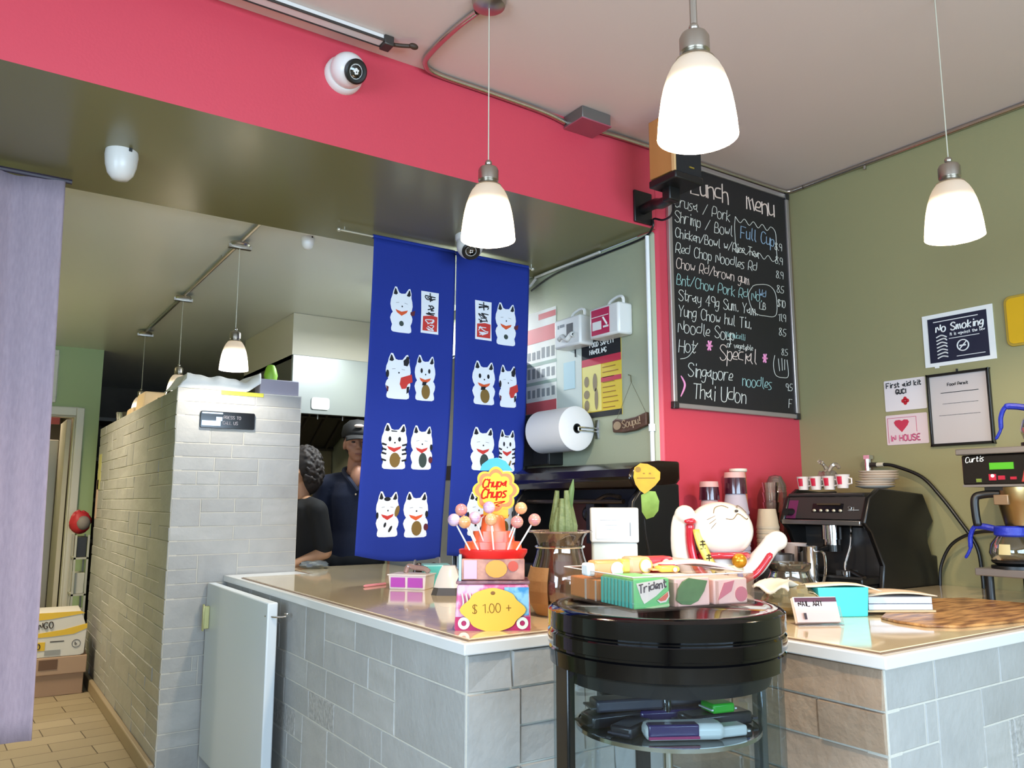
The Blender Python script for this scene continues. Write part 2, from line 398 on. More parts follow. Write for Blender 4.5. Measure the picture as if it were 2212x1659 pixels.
# partition clad in stone in front of the kitchen (waist-high wall with a top)
PX0, PX1, PY0, PY1, PZ = .90, 1.585, 4.55, 7.55, 2.012
pm = MB(); pm.box(PX0+.014, PX1-.002, PY0+.014, 4.68, 0, PZ-.002, 4); pm.box(PX0+.014, 1.12, 4.68, PY1, 0, PZ-.002, 4)
ashlar(pm, PX1-PX0, PZ, .074, frameM((PX0, PY0+.012, 0), (1, 0, 0), (0, 0, 1)), 4, .18, (.14, .45), .012)
ashlar(pm, PY1-PY0, PZ, .074, frameM((PX0+.012, PY1, 0), (0, -1, 0), (0, 0, 1)), 6, .12, (.2, .55), .012, rough=.004)
struct('wall_partition', pm, ST, smooth=False)
struct('baseboard_partition', MB().box(PX0-.035, PX0-.003, PY0, PY1, 0, .085), mat('stone_skirting', '#9c8a70', .5), bevel=.008)
# service counter, L-shaped
CL, CN, CRX, CRY, CH = 1.206, 2.01, 2.0, 1.24, .972
ct = thing('service_counter', 'L-shaped service counter clad in pale grey stone tiles under the white worktop', 'counter', (CL, CRY, 0))
IM = Matrix.Translation((-CL, -CRY, 0))
cm = MB(); cm.box(CL+.04, 2.21, CN+.04, 4.53, 0, CH, 4, IM); cm.box(CRX+.04, XR-.012, CRY+.04, 2.05, 0, CH, 4, IM)
obj('carcass', cm, ST, ct, smooth=False)
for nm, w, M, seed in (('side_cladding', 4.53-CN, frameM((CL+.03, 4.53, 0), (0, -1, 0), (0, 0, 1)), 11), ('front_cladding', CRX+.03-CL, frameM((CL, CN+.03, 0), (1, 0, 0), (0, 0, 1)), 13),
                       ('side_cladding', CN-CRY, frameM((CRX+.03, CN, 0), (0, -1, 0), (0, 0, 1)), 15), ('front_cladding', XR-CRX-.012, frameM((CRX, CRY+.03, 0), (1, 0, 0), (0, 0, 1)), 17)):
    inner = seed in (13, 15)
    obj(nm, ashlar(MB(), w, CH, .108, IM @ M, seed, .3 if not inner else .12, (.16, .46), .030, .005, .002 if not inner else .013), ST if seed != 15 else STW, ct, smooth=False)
slab = [(1.188, 1.992), (1.982, 1.992), (1.982, 1.222), (XR-.003, 1.222), (XR-.003, 2.07), (2.235, 2.07), (2.235, 4.74), (1.59, 4.74), (1.59, 4.543), (1.188, 4.543)]
wt = thing('worktop', 'white L-shaped worktop with glossy beige top sheet along the tiled counter', 'worktop', (1.188, 1.222, 0))
WM = Matrix.Translation((-1.188, -1.222, 0))
obj('slab', MB().plate(slab, CH, 1.006, 0, WM), mat('white_solid_surface', '#dcdbd8', .25, coat=.2), wt, bevel=.004)
sheet = [(1.222, 2.024), (2.012, 2.024), (2.012, 1.254), (XR-.006, 1.254), (XR-.006, 2.06), (2.225, 2.06), (2.225, 4.72), (1.60, 4.72), (1.60, 4.3), (1.222, 4.3)]
obj('top_sheet', MB().plate(sheet, 1.006, 1.012, 0, WM), mat('beige_gloss_sheet', '#decba8', .09, coat=.5, noise=(14, '#d4bf9c', .3)), wt, bevel=.002)
edge = [(1.214, 2.016), (2.004, 2.016), (2.004, 1.246), (XR-.006, 1.246), (XR-.006, 2.064), (2.229, 2.064), (2.229, 4.724), (1.596, 4.724), (1.596, 4.296), (1.214, 4.296)]
obj('sheet_edge', MB().plate(edge, 1.0055, 1.0095, 0, WM), mat('sheet_edge_brown', '#7d6450', .4), wt)
ZT = 1.012
# swing gate leaning along the counter side
gt = thing('swing_gate', 'plain white swing gate panel folded against the counter side', 'gate', (1.10, 4.0, 0))
gm = mat('white_gate_laminate', '#cdd3d6', .35)
obj('panel', MB().box(.0, .045, -.52, .52, .10, .972), gm, gt, bevel=.006)
hd = MB().box(-.03, 0, .44, .455, .745, .86).box(-.034, -.026, .435, .46, .735, .87)
obj('handle', hd, mat('pale_brass', '#c9c48a', .35, .6), gt, bevel=.003)
hk = MB().tube(curve([(0.0, -.49, .915), (.03, -.535, .913), (.065, -.555, .915), (.085, -.54, .922), (.07, -.53, .924)], 6), .004)
obj('hook', hk, mat('chrome', '#d9d9d9', .12, 1), gt)
# lilac curtain at left under the bulkhead
def cur(u, v):
    x = -.5+u*(.735+.045*(1-v)); z = .50+2.225*v
    y = 3.70+.022*math.sin(u*17+.9*v)*(1-.3*v)+.006*math.sin(u*41+v*2)
    return (x, y, z+(.045*(1-u) if v < .01 else 0)*-1)
struct_c = solo('curtain', MB().grid(cur, 90, 24), mat('lilac_cloth', '#ac9aa8', .85, noise=(120, '#a08f9d', .2, (1, 1, .2)), bump=(300, .15)), 'long lilac fabric curtain hanging under the bulkhead beside the passage', 'curtain', thick=.004)
cr = solo('curtain_rail', MB().rod((-.55, 3.70, 2.735), (.26, 3.70, 2.735), .011), mat('dark_rail', '#3b3340', .4), 'dark rail carrying the lilac curtain under the bulkhead', 'rail')
# ------------------------------------------------------------------ lamps and things on ceiling and bulkhead
nickel = mat('brushed_nickel', '#b3aca2', .28, 1); chrome = mat('chrome', '#d9d9d9', .12, 1)
steelpipe = mat('steel_conduit', '#c9c0b6', .2, 1); black = mat('black_plastic', '#0d0c0c', .4)
cordm = mat('lamp_cord', '#b9b39f', .4)
frost = bpy.data.materials.new('frosted_lamp_glass'); frost.use_nodes = True
nt = frost.node_tree; nt.nodes.remove(nt.nodes['Principled BSDF'])
d = nt.nodes.new('ShaderNodeBsdfDiffuse'); d.inputs[0].default_value = (.5, .48, .45, 1)
t = nt.nodes.new('ShaderNodeBsdfTranslucent'); t.inputs[0].default_value = (.26, .245, .222, 1)
g = nt.nodes.new('ShaderNodeBsdfGlossy'); g.inputs['Roughness'].default_value = .2
e = nt.nodes.new('ShaderNodeEmission'); e.inputs[0].default_value = (1, .84, .62, 1); e.inputs[1].default_value = .06
m1 = nt.nodes.new('ShaderNodeMixShader'); m1.inputs[0].default_value = .5; m2 = nt.nodes.new('ShaderNodeMixShader'); m2.inputs[0].default_value = .04; a1 = nt.nodes.new('ShaderNodeAddShader')
nt.links.new(d.outputs[0], m1.inputs[1]); nt.links.new(t.outputs[0], m1.inputs[2]); nt.links.new(m1.outputs[0], m2.inputs[1]); nt.links.new(g.outputs[0], m2.inputs[2])
nt.links.new(m2.outputs[0], a1.inputs[0]); nt.links.new(e.outputs[0], a1.inputs[1]); nt.links.new(a1.outputs[0], nt.nodes['Material Output'].inputs[0])
WARM = (1.0, .80, .55)
bulbm = mat('lit_bulb', '#fff0d8', .5, emit=('#ffe2b8', 14))
def pendant(label, x, y, zc, zb, pw, sc=1.0, col=WARM, rod=False, canopy=True):
    """zb: height of the shade's lower rim, zc: ceiling height; root at the canopy"""
    r = thing('pendant_lamp', label, 'lamp', (x, y, zc), 0, None)
    H = zb-zc; s = sc
    if canopy: obj('canopy', MB().lathe([(0,-.03),(.03,-.03),(.058,-.022),(.062,-.008),(.062,0),(0,0)]), nickel, r)
    top = H+.285*s
    obj('cord', MB().rod((0,0,0),(0,0,top), .0022 if not rod else .009), cordm if not rod else nickel, r)
    obj('ball_joint', MB().ball((0,0,top-.005*s), .0125*s), nickel, r)
    obj('socket_cup', MB().lathe([(0,.268*s),(.016*s,.268*s),(.031*s,.262*s),(.036*s,.252*s),(.036*s,.216*s),(.031*s,.212*s),(.038*s,.2*s),(.046*s,.196*s),(0,.194*s)], (0,0,H), 28), nickel, r)
    prof = [(.030,.198),(.046,.192),(.058,.176),(.068,.155),(.0765,.128),(.083,.098),(.088,.066),(.092,.032),(.0945,0)]
    inner = [(q-.0035, z) for q, z in prof[::-1]]
    sh = obj('glass_shade', MB().lathe([(a*s, b*s) for a, b in prof], (0,0,H), 40), frost, r)
    bl = obj('bulb', MB().ball((0,0,H+.078*s), (.034*s,.034*s,.036*s)), bulbm, r)
    bl.visible_shadow = True
    l = bpy.data.lights.new('lamp_light', 'POINT'); l.energy = pw; l.color = col; l.shadow_soft_size = .012
    lo = bpy.data.objects.new('lamp_light', l); COL.objects.link(lo); lo.parent = r; lo.location = (0,0,H+.028*s)
    return r
pendant('pendant lamp with frosted bell shade hanging nearest the bulkhead and blue banners', 1.425, 2.253, ZC, 2.298, 25)
pendant('pendant lamp on a rigid stem directly above the round display case', 1.388, 1.252, ZC, 2.268, 32, 1.02, rod=True)
pendant('pendant lamp hanging in front of the olive wall with the signs', 2.76, 1.342, ZC, 2.306, 25, canopy=False)
COOL = (1.0, .93, .8)
for i, (yy, lb) in enumerate(((4.25, 'kitchen track pendant with lit bell shade, hanging above the stone partition front'),
                              (5.62, 'kitchen track pendant whose cord drops behind the white bag on the partition'), (7.02, 'farthest kitchen track pendant, its cord ending by the beige boxes'))):
    pr = pendant(lb, 1.108, yy, ZK-.035, 2.084, 10 if i == 0 else 7, .78, COOL, canopy=False)
    pr['group'] = 'pendants on the kitchen track'
    obj('track_clip', MB().lathe([(0,-.012),(.05,-.008),(.055,0),(.05,.012),(0,.018)], (0,0,0), 20).box(-.06,.06,-.012,.012,-.02,.0), nickel, pr)
solo('track_rail', MB().rod((1.108, 3.87, ZK-.02), (1.108, 7.1, ZK-.02), .011).rod((1.108, 4.6, ZK-.02), (1.108, 4.6, ZK), .008).rod((1.108, 6.8, ZK-.02), (1.108, 6.8, ZK), .008), nickel, 'long nickel track rail on the kitchen ceiling carrying pendants', 'track rail')
# conduits
cz = ZC-.012
pts = [(1.413, 2.318, cz), (1.40, 2.45, cz), (1.40, 2.64, cz), (1.42, 2.735, cz), (1.50, YP-.018, cz), (1.75, YP-.016, cz-.002), (2.05, YP-.016, cz-.008), (2.19, YP-.016, cz-.025)]
solo('conduit', MB().tube(curve(pts, 8), .0125, 10), steelpipe, 'steel conduit bending from a lamp canopy across the ceiling to the junction box', 'conduit')
solo('conduit', MB().tube(curve([(2.36, YP-.014, cz-.012), (2.5, YP-.014, cz-.006), (2.8, YP-.014, cz-.002), (3.4, YP-.014, cz), (3.76, YP-.016, cz), (3.825, YP-.035, cz), (3.836, YP-.12, cz)], 6), .0125, 10), steelpipe, 'steel conduit from the junction box above the menu board to the corner', 'conduit')
solo('conduit', MB().tube(curve([(XR-.014, YP-.125, cz), (XR-.014, 2.0, cz), (XR-.014, 1.0, cz), (XR-.014, -1.5, cz)], 4), .0125, 10).rod((XR-.014, 2.30, cz-.01), (XR-.014, 2.30, cz-.03), .007), steelpipe, 'long steel conduit along the top of the olive wall', 'conduit')
jb = thing('junction_box', 'square grey junction box under the ceiling on the pink bulkhead', 'junction box', (2.275, YP-.07, ZC-.062))
obj('box_body', MB().box(-.085,.085,-.07,.068,.004,.06), mat('galvanised_steel', '#7f7d79', .45, .8), jb, bevel=.003)
obj('cover_plate', MB().box(-.088,.088,-.073,.069,-.002,.004), mat('cover_plate_paint', '#9a4a58', .5), jb, bevel=.001)
# fluorescent-less ceiling strip at top
st = thing('ceiling_strip_light', 'thin white ceiling strip fixture with a dangling end beside the bulkhead', 'light', (.9, 2.68, ZC))
obj('channel', MB().box(-.9,.30,-.022,.022,-.028,0), mat('strip_white', '#d8d2cc', .35), st, bevel=.004)
obj('edge_rail', MB().box(-.9,.30,-.026,-.0225,-.030,-.02).box(-.9,.30,.0225,.026,-.030,-.02), mat('dark_aluminium', '#4a4642', .4, .6), st)
obj('end_cap', MB().box(.30,.34,-.028,.028,-.04,0), mat('dark_aluminium', '#4a4642', .4, .6), st, bevel=.004)
obj('wire_end', MB().tube(curve([(.33,0,-.02),(.37,-.03,-.028),(.40,-.05,-.03)],5), .008).ball((.41,-.055,-.03),(.02,.012,.012)), mat('dark_tape', '#3a2717', .6), st)
# security cameras
camw = mat('camera_white', '#dcd6d0', .3)
def turret(label, M, yaw, tilt):
    r = thing('security_camera', label, 'security camera'); r.matrix_world = M
    obj('mount_ring', MB().lathe([(0,0),(.075,0),(.075,.02),(.068,.03),(0,.03)], n=32), camw, r)
    b = obj('ball_housing', MB().ball((0,0,.055), .068, 28, 20), camw, r)
    L = R('Z', yaw) @ R('X', tilt)
    LM = T(0,0,.055) @ L
    lr = obj('lens_ring', MB().lathe([(.028,.058),(.045,.054),(.047,.066),(.04,.071),(.03,.07),(.028,.058)], n=32, M=LM), black, r)
    obj('lens', MB().lathe([(0,.068),(.02,.066),(.03,.06)], n=24, M=LM), mat('lens_glass', '#050505', .03, coat=1), lr)
    return r
# local Z of the turret points away from its mounting surface
turret('white ball security camera fixed to the pink bulkhead face', T(1.09, YP, 3.055) @ R('X', 90), 19, 28)
turret('white ball security camera under the bulkhead beside the blue banners', T(2.045, 3.41, ZS) @ R('X', 180), 203, 48)
def dome(label, loc, s=1.0):
    r = thing('motion_sensor', label, 'sensor', loc)
    obj('housing', MB().lathe([(0,0),(.062,0),(.064,-.02),(.06,-.06),(.05,-.095),(.032,-.118),(.0,-.125)], n=32, M=Matrix.Scale(s, 4)), camw, r)
    obj('notch', MB().box(.018,.03,-.0655,-.058,-.014,-.001, 0, Matrix.Scale(s, 4)), black, r)
    return r
dome('white dome sensor under the olive bulkhead above the lilac curtain', (.395, 3.32, ZS), .95)
dome('small white dome sensor on the kitchen ceiling left of the banners', (1.40, 4.02, ZK), .55)
# ------------------------------------------------------------------ split blue banner (noren) with cat prints
blue = mat('royal_blue_cloth', '#1d3189', .8, bump=(400, .12), spec=.25)
pw = mat('print_white', '#e4e6ec', .85); pb = mat('print_black', '#14141c', .85); pr_ = mat('print_red', '#c2352f', .85); pg = mat('print_bronze', '#7b5f2c', .85); po = mat('print_orange', '#d6552a', .85); pgr = mat('print_charcoal', '#35423f', .85); pcr = mat('print_maroon', '#5a1f2c', .85)
YR = 3.63
rod = thing('banner_rod', 'thin tension rod under the bulkhead carrying the blue banners', 'rod', (2.0, YR+.012, 2.74))
obj('rod', MB().rod((-.57,0,0),(.61,0,-.006), .006), mat('banner_rod_metal', '#c9c3b4', .3, .7), rod)
obj('end_cap', MB().ball((-.575,0,0), .011), mat('banner_rod_metal', '#c9c3b4', .3, .7), rod); obj('end_cap', MB().ball((.61,0,-.006), .011), mat('banner_rod_metal', '#c9c3b4', .3, .7), rod)
obj('hook', MB().rod((-.545,0,0),(-.545,0,.02), .003), mat('banner_rod_metal', '#c9c3b4', .3, .7), rod); obj('hook', MB().rod((.6,0,0),(.6,0,.02), .003), mat('banner_rod_metal', '#c9c3b4', .3, .7), rod)
def wave(x, z):
    k = (2.73-z)/1.62
    return -.012*math.sin(x*9+.5)*k - .004*math.sin(x*19+z*2.2)*k + .02*k*k*math.sin(z*3.1+x*2)
def noren(label, tl, tr, bl_, br_, zt, zb0, zb1, sag):
    r = thing('banner', label, 'banner', (tl, YR, zt))
    IMX = Matrix.Translation((-tl, -YR, -zt))
    def fn(u, v):
        xt = tl+(tr-tl)*u; xb = bl_+(br_-bl_)*u; k = v**1.5
        x = xt+(xb-xt)*k; z = zt+((zb0+(zb1-zb0)*u-sag*math.sin(PI*u))-zt)*v
        return IMX @ Vector((x, YR+wave(x, z), z))
    c = obj('cloth', MB().grid(fn, 36, 60), blue, r, thick=.002)
    obj('hem_sleeve', MB().tube([fn(i/10, 0)+Vector((0,.012,.008)) for i in range(11)], .011, 10), blue, r)
    # stitched fold creases
    return r, IMX
n1, I1 = noren('left panel of the blue split banner, cat prints in pairs', 1.609, 2.087, 1.55, 2.028, 2.732, 1.146, 1.118, .025)
n2, I2 = noren('right panel of the blue split banner, behind the lollipop stand', 2.094, 2.577, 2.066, 2.50, 2.730, 1.127, 1.12, .012)
CATO = [(-.36,0),(-.1,-.01),(.34,0),(.43,.04),(.44,.12),(.40,.26),(.46,.38),(.48,.50),(.44,.60),(.38,.66),(.44,.76),(.48,.92),(.46,1.08),(.42,1.20),(.42,1.36),(.36,1.52),(.29,1.50),(.15,1.33),(-.02,1.31),(-.12,1.34),(-.22,1.52),(-.30,1.53),(-.38,1.36),(-.41,1.22),(-.47,1.08),(-.49,.92),(-.45,.76),(-.38,.66),(-.45,.58),(-.49,.46),(-.45,.34),(-.40,.24),(-.44,.12),(-.43,.04)]
def mesh_poly(poly, step=.16):
    """fill a polygon with small triangles so that it can follow the cloth"""
    xs = [p[0] for p in poly]; zs = [p[1] for p in poly]; n = len(poly); pts = [Vector(p) for p in poly]; x = min(xs)+step/2
    while x < max(xs):
        z = min(zs)+step/2
        while z < max(zs): pts.append(Vector((x, z))); z += step
        x += step
    r = delaunay_2d_cdt(pts, [], [list(range(n))], 1, 1e-5)
    return [(v.x, v.y) for v in r[0]], r[2]
def ell(cx, cz, rx, rz, n=14, a=0):
    ca, sa = math.cos(a), math.sin(a)
    return [(cx+rx*math.cos(2*PI*i/n)*ca-rz*math.sin(2*PI*i/n)*sa, cz+rx*math.cos(2*PI*i/n)*sa+rz*math.sin(2*PI*i/n)*ca) for i in range(n)]
def cat_print(parent, IMX, px, py, wpx, hpx, spec, flip=False):
    c = Q(px, py, y=YR); b = Q(px, py+hpx/2, y=YR); a = Q(px-wpx/2, py, y=YR); a2 = Q(px+wpx/2, py, y=YR)
    t_ = Q(px, py-hpx/2, y=YR); w = a2.x-a.x; h = (t_.z-b.z)/1.52
    mb = MB()
    def put(poly, lay, mi):
        vs = []; poly, fcs = mesh_poly(poly)
        for (x, z) in poly:
            X = c.x+(-x if flip else x)*w; Z = b.z+z*h
            vs.append(IMX @ Vector((X, YR+wave(X, Z)-.0035-.0007*lay, Z)))
        mb.add(vs, fcs, mi)
    put(CATO, 0, 0)
    for e_ in ((.30, 1.37), (-.27, 1.38)): put([(e_[0]-.09, e_[1]-.11), (e_[0]+.02, e_[1]-.13), (e_[0]+.09, e_[1]-.08), (e_[0]+(.055 if e_[0] > 0 else .02), e_[1]+.07), (e_[0]+(.02 if e_[0] > 0 else -.03), e_[1]+.10)], 1, 1)
    if 'eyes' in spec:
        put(ell(-.17, 1.0, .055, .085), 1, 1); put(ell(.19, 1.0, .055, .08), 1, 1)
    else:
        put([(-.25,.98),(-.12,1.0),(-.12,1.01),(-.25,.99)], 1, 1); put([(.12,1.0),(.25,.98),(.25,.99),(.12,1.01)], 1, 1)
    put(ell(.02, .88, .03, .03), 1, 1)
    col = 3 if 'red' in spec else 5
    if 'bib' in spec:
        put([(.10,.72),(.34,.80),(.52,.86),(.56,.60),(.38,.52),(.30,.36),(.14,.34),(.06,.5)], 1, 2)
    else:
        put([(-.27,.76),(0,.70),(.27,.77),(.22,.68),(.0,.56),(-.20,.66)], 1, 2 if col == 3 else 4)
    if 'coin' in spec: put(ell(.04, .30, .20, .25, 16), 1, 3)
    if 'dark' in spec: put(ell(.06, .32, .18, .26, 16), 1, 5)
    if 'chain' in spec: put([(-.12,.62),(.08,.64),(.04,.52),(-.14,.50)], 2, 1)
    if 'charm' in spec: put(ell(0, .30, .10, .09), 1, 5); put([(.38,.72),(.60,.80),(.56,.62),(.42,.60)], 1, 6)
    if 'patch' in spec:
        put([(.18,1.30),(.40,1.48),(.41,1.25),(.34,1.12),(.2,1.14)], 2, 1); put(ell(-.42,.82,.06,.13), 2, 1)
        put([(.33,.42),(.44,.44),(.41,.25),(.33,.18)], 2, 1); put([(-.46,.42),(-.36,.38),(-.38,.22),(-.42,.22)], 2, 6)
    if 'spots' in spec:
        put(ell(-.02,1.27,.14,.07), 2, 1); put(ell(-.10,.40,.05,.09,12,-.4), 2, 1); put(ell(.13,.26,.05,.13,12,-.6), 2, 1); put(ell(-.43,.72,.05,.11), 2, 1); put(ell(.40,.86,.09,.2,12,-.3), 2, 3)
    if 'stripes' in spec:
        for s_ in (-1, 1):
            for zz in (.82, .66, .52, .30): put([(s_*.46,zz+.05),(s_*.28,zz+.0),(s_*.3,zz-.05),(s_*.47,zz-.02)], 2, 1)
        put([(.0,.12),(.2,.42),(.26,.38),(.12,.1)], 2, 3); put([(-.14,1.29),(.1,1.28),(.08,1.25),(-.12,1.25)], 2, 1)
    if 'side' in spec: put(ell(.42, .78, .06, .11), 2, 1); put(ell(.40, .34, .09, .12), 2, 6)
    obj('cat_print', mb, [pw, pb, pr_, pg, po, pgr, pcr], parent, smooth=False)
def scroll_print(parent, IMX, px, py, wpx, hpx, s):
    c = Q(px, py, y=YR); a = Q(px-wpx/2, py, y=YR); a2 = Q(px+wpx/2, py, y=YR); tt = Q(px, py-hpx/2, y=YR); bb = Q(px, py+hpx/2, y=YR)
    w = a2.x-a.x; h = tt.z-bb.z; mb = MB()
    def put(poly, lay, mi):
        poly, fcs = mesh_poly(poly)
        mb.add([IMX @ Vector((c.x+x*w, YR+wave(c.x+x*w, bb.z+z*h)-.0035-.0006*lay, bb.z+z*h)) for x, z in poly], fcs, mi)
    put([(-.5,0),(.5,0),(.48,.5),(.5,1),(-.5,1),(-.48,.5)], 0, 0)
    put([(-.40,.06),(.42,.06),(.44,.42),(.1,.44),(-.38,.40)], 1, 2)
    y0 = YR+wave(c.x, c.z)-.0055
    rnd = random.Random(s)
    for k, (z0, mi) in enumerate(((.84,1),(.62,1),(.50,1),(.28,0),(.14,0))):
        for st_ in range(3):
            p = [IMX @ Vector((c.x+w*rnd.uniform(-.3,.3), y0, bb.z+h*(z0+rnd.uniform(-.06,.06)))) for _ in range(3)]
            mb.tube(curve(p, 4), .0028, 4, mi)
    p = [IMX @ Vector((c.x+w*q[0], y0, bb.z+h*q[1])) for q in ((-.28,.9),(.3,.88))]; mb.tube(p, .003, 4, 1)
    p = [IMX @ Vector((c.x+w*q[0], y0, bb.z+h*q[1])) for q in ((0,.97),(.02,.76))]; mb.tube(p, .003, 4, 1)
    obj('scroll_print', mb, [pw, pb, pr_], parent, smooth=False)
for a in ((867,670,50,97,'charm'),(860,813,56,97,'patch bib'),(918,817,46,97,'eyes coin chain'),(853,964,58,98,'eyes stripes coin red'),(912,967,48,94,'dark red side'),(840,1111,54,98,'spots red'),(902,1112,54,98,'coin side')):
    cat_print(n1, I1, a[0], a[1], a[2], a[3], a[4])
for a in ((1092,701,46,90,'charm'),(1043,828,52,93,'eyes coin chain'),(1096,835,40,90,'patch bib'),(1040,970,54,92,'dark red'),(1094,974,38,90,'eyes stripes red'),(1032,1110,50,94,'spots red'),(1090,1112,48,92,'coin side')):
    cat_print(n2, I2, a[0], a[1], a[2], a[3], a[4])
scroll_print(n1, I1, 928, 676, 38, 90, 3); scroll_print(n2, I2, 1043, 693, 36, 84, 5)
# ------------------------------------------------------------------ chalk menu board on the pink wall
bd = thing('menu_board', 'tall black chalk menu board in silver frame on the pink wall', 'menu board', (2.845, YP, 1.857))
BW, BH = .985, 1.315
obj('board', MB().box(.012, BW-.012, -.012, -.002, .012, BH-.012), mat('chalkboard_black', '#15110f', .55, noise=(3, '#1d1719', .3)), bd)
alu = mat('board_aluminium', '#b5a9a4', .35, .7)
fr = MB()
for b_ in ((0, BW, 0, .026), (0, BW, BH-.026, BH), (0, .026, 0, BH), (BW-.026, BW, 0, BH)): fr.box(b_[0], b_[1], -.022, 0, b_[2], b_[3])
bfr = obj('frame', fr, alu, bd, bevel=.004)
for x_, z_ in ((0, 0), (BW-.03, 0), (0, BH-.03), (BW-.03, BH-.03)): obj('corner_cap', MB().box(x_-.003, x_+.033, -.025, 0, z_-.003, z_+.033), mat('corner_cap_dark', '#2a2523', .4), bfr, bevel=.004)
rc = random.Random(8)
CHK = [mat('chalk_white', '#d6d2c4', .9), mat('chalk_blue', '#8fa6b8', .9), mat('chalk_aqua', '#9fc0b6', .9), mat('chalk_cream', '#e2c9b8', .9), mat('chalk_pink', '#e68fb4', .9)]
board_o = [o for o in bd.children if o.name.startswith('board')][0]
ch = MB()
def flush(nm):
    global ch
    obj(nm, ch, CHK, board_o, smooth=False); ch = MB()
def bw(s, x, z, h, mi=0, r=.0021, sl=.12): 
    return write(ch, s, T(x, -.0135, z), h, r, mi, .16, .05, sl, rc)
bw('Lunch', .175, BH-.165, .11, 3, .0042, .02); bw('menu', .62, BH-.165, .11, 3, .0042, .02); flush('heading_lettering')
rows = [('Crusa / Pork', 0, .05, .062, ''), ('Shrimp / Bowl', 0, .05, .062, '8.9'), ('Chicken/Bowl w/Rice Tea', 0, .05, .052, '8.9'), ('Red Chop Noodles Rd', 0, .05, .057, '8.9'),
        ('Chow Rd/brown gum', 3, .05, .056, '8.5'), ('Bnt/Chow Pork Rd No.', 2, .05, .057, '$10'), ('Stray 49g Sum. Yam.', 0, .06, .058, '11.9'), ('Yung Chow hul Tiu.', 0, .055, .06, '8.5'), ('Noodle Soup', 0, .05, .066, '')]
z = BH-.265
for s, mi, x_, h_, pz in rows:
    bw(s, x_, z, h_, mi); flush('chalk_lettering')
    if pz: bw(pz, .845, z-.005, .042, 0, .0018)
    if pz: flush('price_lettering')
    z -= .083
bw('Vermicelli', .40, z+.098, .034, 2, .0016); bw('or vegetable', .41, z+.045, .032, 0, .0016); bw('8.5', .86, z+.05, .036, 0, .0016); flush('chalk_lettering')
# sponge-cloud note and cup drawings
def outline(pts, mi=0, r=.002): ch.tube(curve([(p[0], -.0135, p[1]) for p in pts], 6), r, 4, mi)
zz = [(.52+.34*(i/9), BH-.225-.028*(i % 2)) for i in range(10)]+[(.86, BH-.34)]+[(.86-.34*(i/9), BH-.40-.028*(i % 2)) for i in range(10)]+[(.51, BH-.30), (.52, BH-.225)]
outline(zz); bw('Full Cup', .555, BH-.34, .07, 1, .0026); flush('chalk_cloud_note')
outline([(.64, BH-.60), (.60, BH-.66), (.64, BH-.745), (.74, BH-.755), (.83, BH-.735), (.835, BH-.62), (.78, BH-.575), (.68, BH-.585), (.64, BH-.60)]); bw('Wd', .69, BH-.655, .045, 1); bw('LB', .69, BH-.72, .04, 0); flush('chalk_bubble_note')
bw('Hot', .05, .285, .068, 0); outline([(.06, .25), (.12, .27), (.19, .345)]); bw('*', .25, .30, .075, 4, .006); bw('Special', .35, .275, .085, 3, .0026); bw('*', .69, .285, .07, 4, .006); flush('special_lettering')
outline([(.80, .345), (.785, .29), (.80, .235), (.86, .225), (.91, .24), (.905, .33)]); outline([(.83, .33), (.835, .26)]); outline([(.86, .335), (.86, .265)]); outline([(.885, .33), (.88, .27)]); flush('chalk_cup_drawing')
bw('Singapore', .11, .165, .07, 0, .0024); bw('noodles', .52, .15, .062, 2, .0022); flush('chalk_lettering'); bw('9.5', .88, .155, .04, 0, .0018); flush('price_lettering')
bw('Thai Udon', .14, .055, .08, 0, .0026); flush('chalk_lettering'); bw('F', .90, .06, .05, 0, .0018); flush('price_lettering')
ch.tube(curve([(.06, -.0135, .165), (.085, -.0135, .12), (.055, -.0135, .06)], 8), [.003+.004*math.sin(PI*i/16) for i in range(17)], 5, 4)
flush('chalk_chilli_drawing')
# ------------------------------------------------------------------ loudspeaker on bracket
sp = thing('loudspeaker', 'tan and black loudspeaker on a wall bracket beside the menu board', 'loudspeaker', (2.55, 2.46, 2.80))
obj('cabinet', MB().box(-.07, .10, -.068, .075, .06, .34), mat('speaker_wood_vinyl', '#b37a42', .5, noise=(6, '#a56d38', .2, (1, 1, .1))), sp, bevel=.004)
obj('front_grille', MB().box(-.066, .102, -.084, -.069, .055, .34), mat('speaker_cloth', '#0b0909', .8, bump=(600, .3)), sp, bevel=.004)
obj('front_edge', MB().box(-.073, -.063, -.087, -.066, .055, .342), mat('speaker_edge', '#caa06a', .5), sp, bevel=.002)
obj('badge', MB().box(.02, .05, -.088, -.084, .085, .092), mat('badge_gold', '#b9a44a', .3, .8), sp)
obj('bracket', MB().box(-.072, .105, -.09, .08, .02, .055).box(-.02, .05, .0, .05, -.04, .03).tube(curve([(.02, .03, -.02), (.05, .12, -.01), (.10, .22, .03), (.125, .33, .04)], 5), .026, 10), black, sp, bevel=.006)
obj('wall_plate', MB().box(.07, .188, .326, .339, -.03, .135), black, sp, bevel=.004)
wr = MB().tube(curve([(2.66, 2.56, 2.79), (2.70, 2.62, 2.765), (2.725, 2.70, 2.77), (2.735, 2.775, 2.80), (2.737, 2.786, 2.76), (2.745, 2.87, 2.728), (2.748, 3.2, 2.725), (2.745, 3.60, 2.718), (2.742, 3.84, 2.668)], 6), .0055, 8)
solo('speaker_cable', wr, black, 'black cable from the loudspeaker along the top of the sage side wall', 'cable')
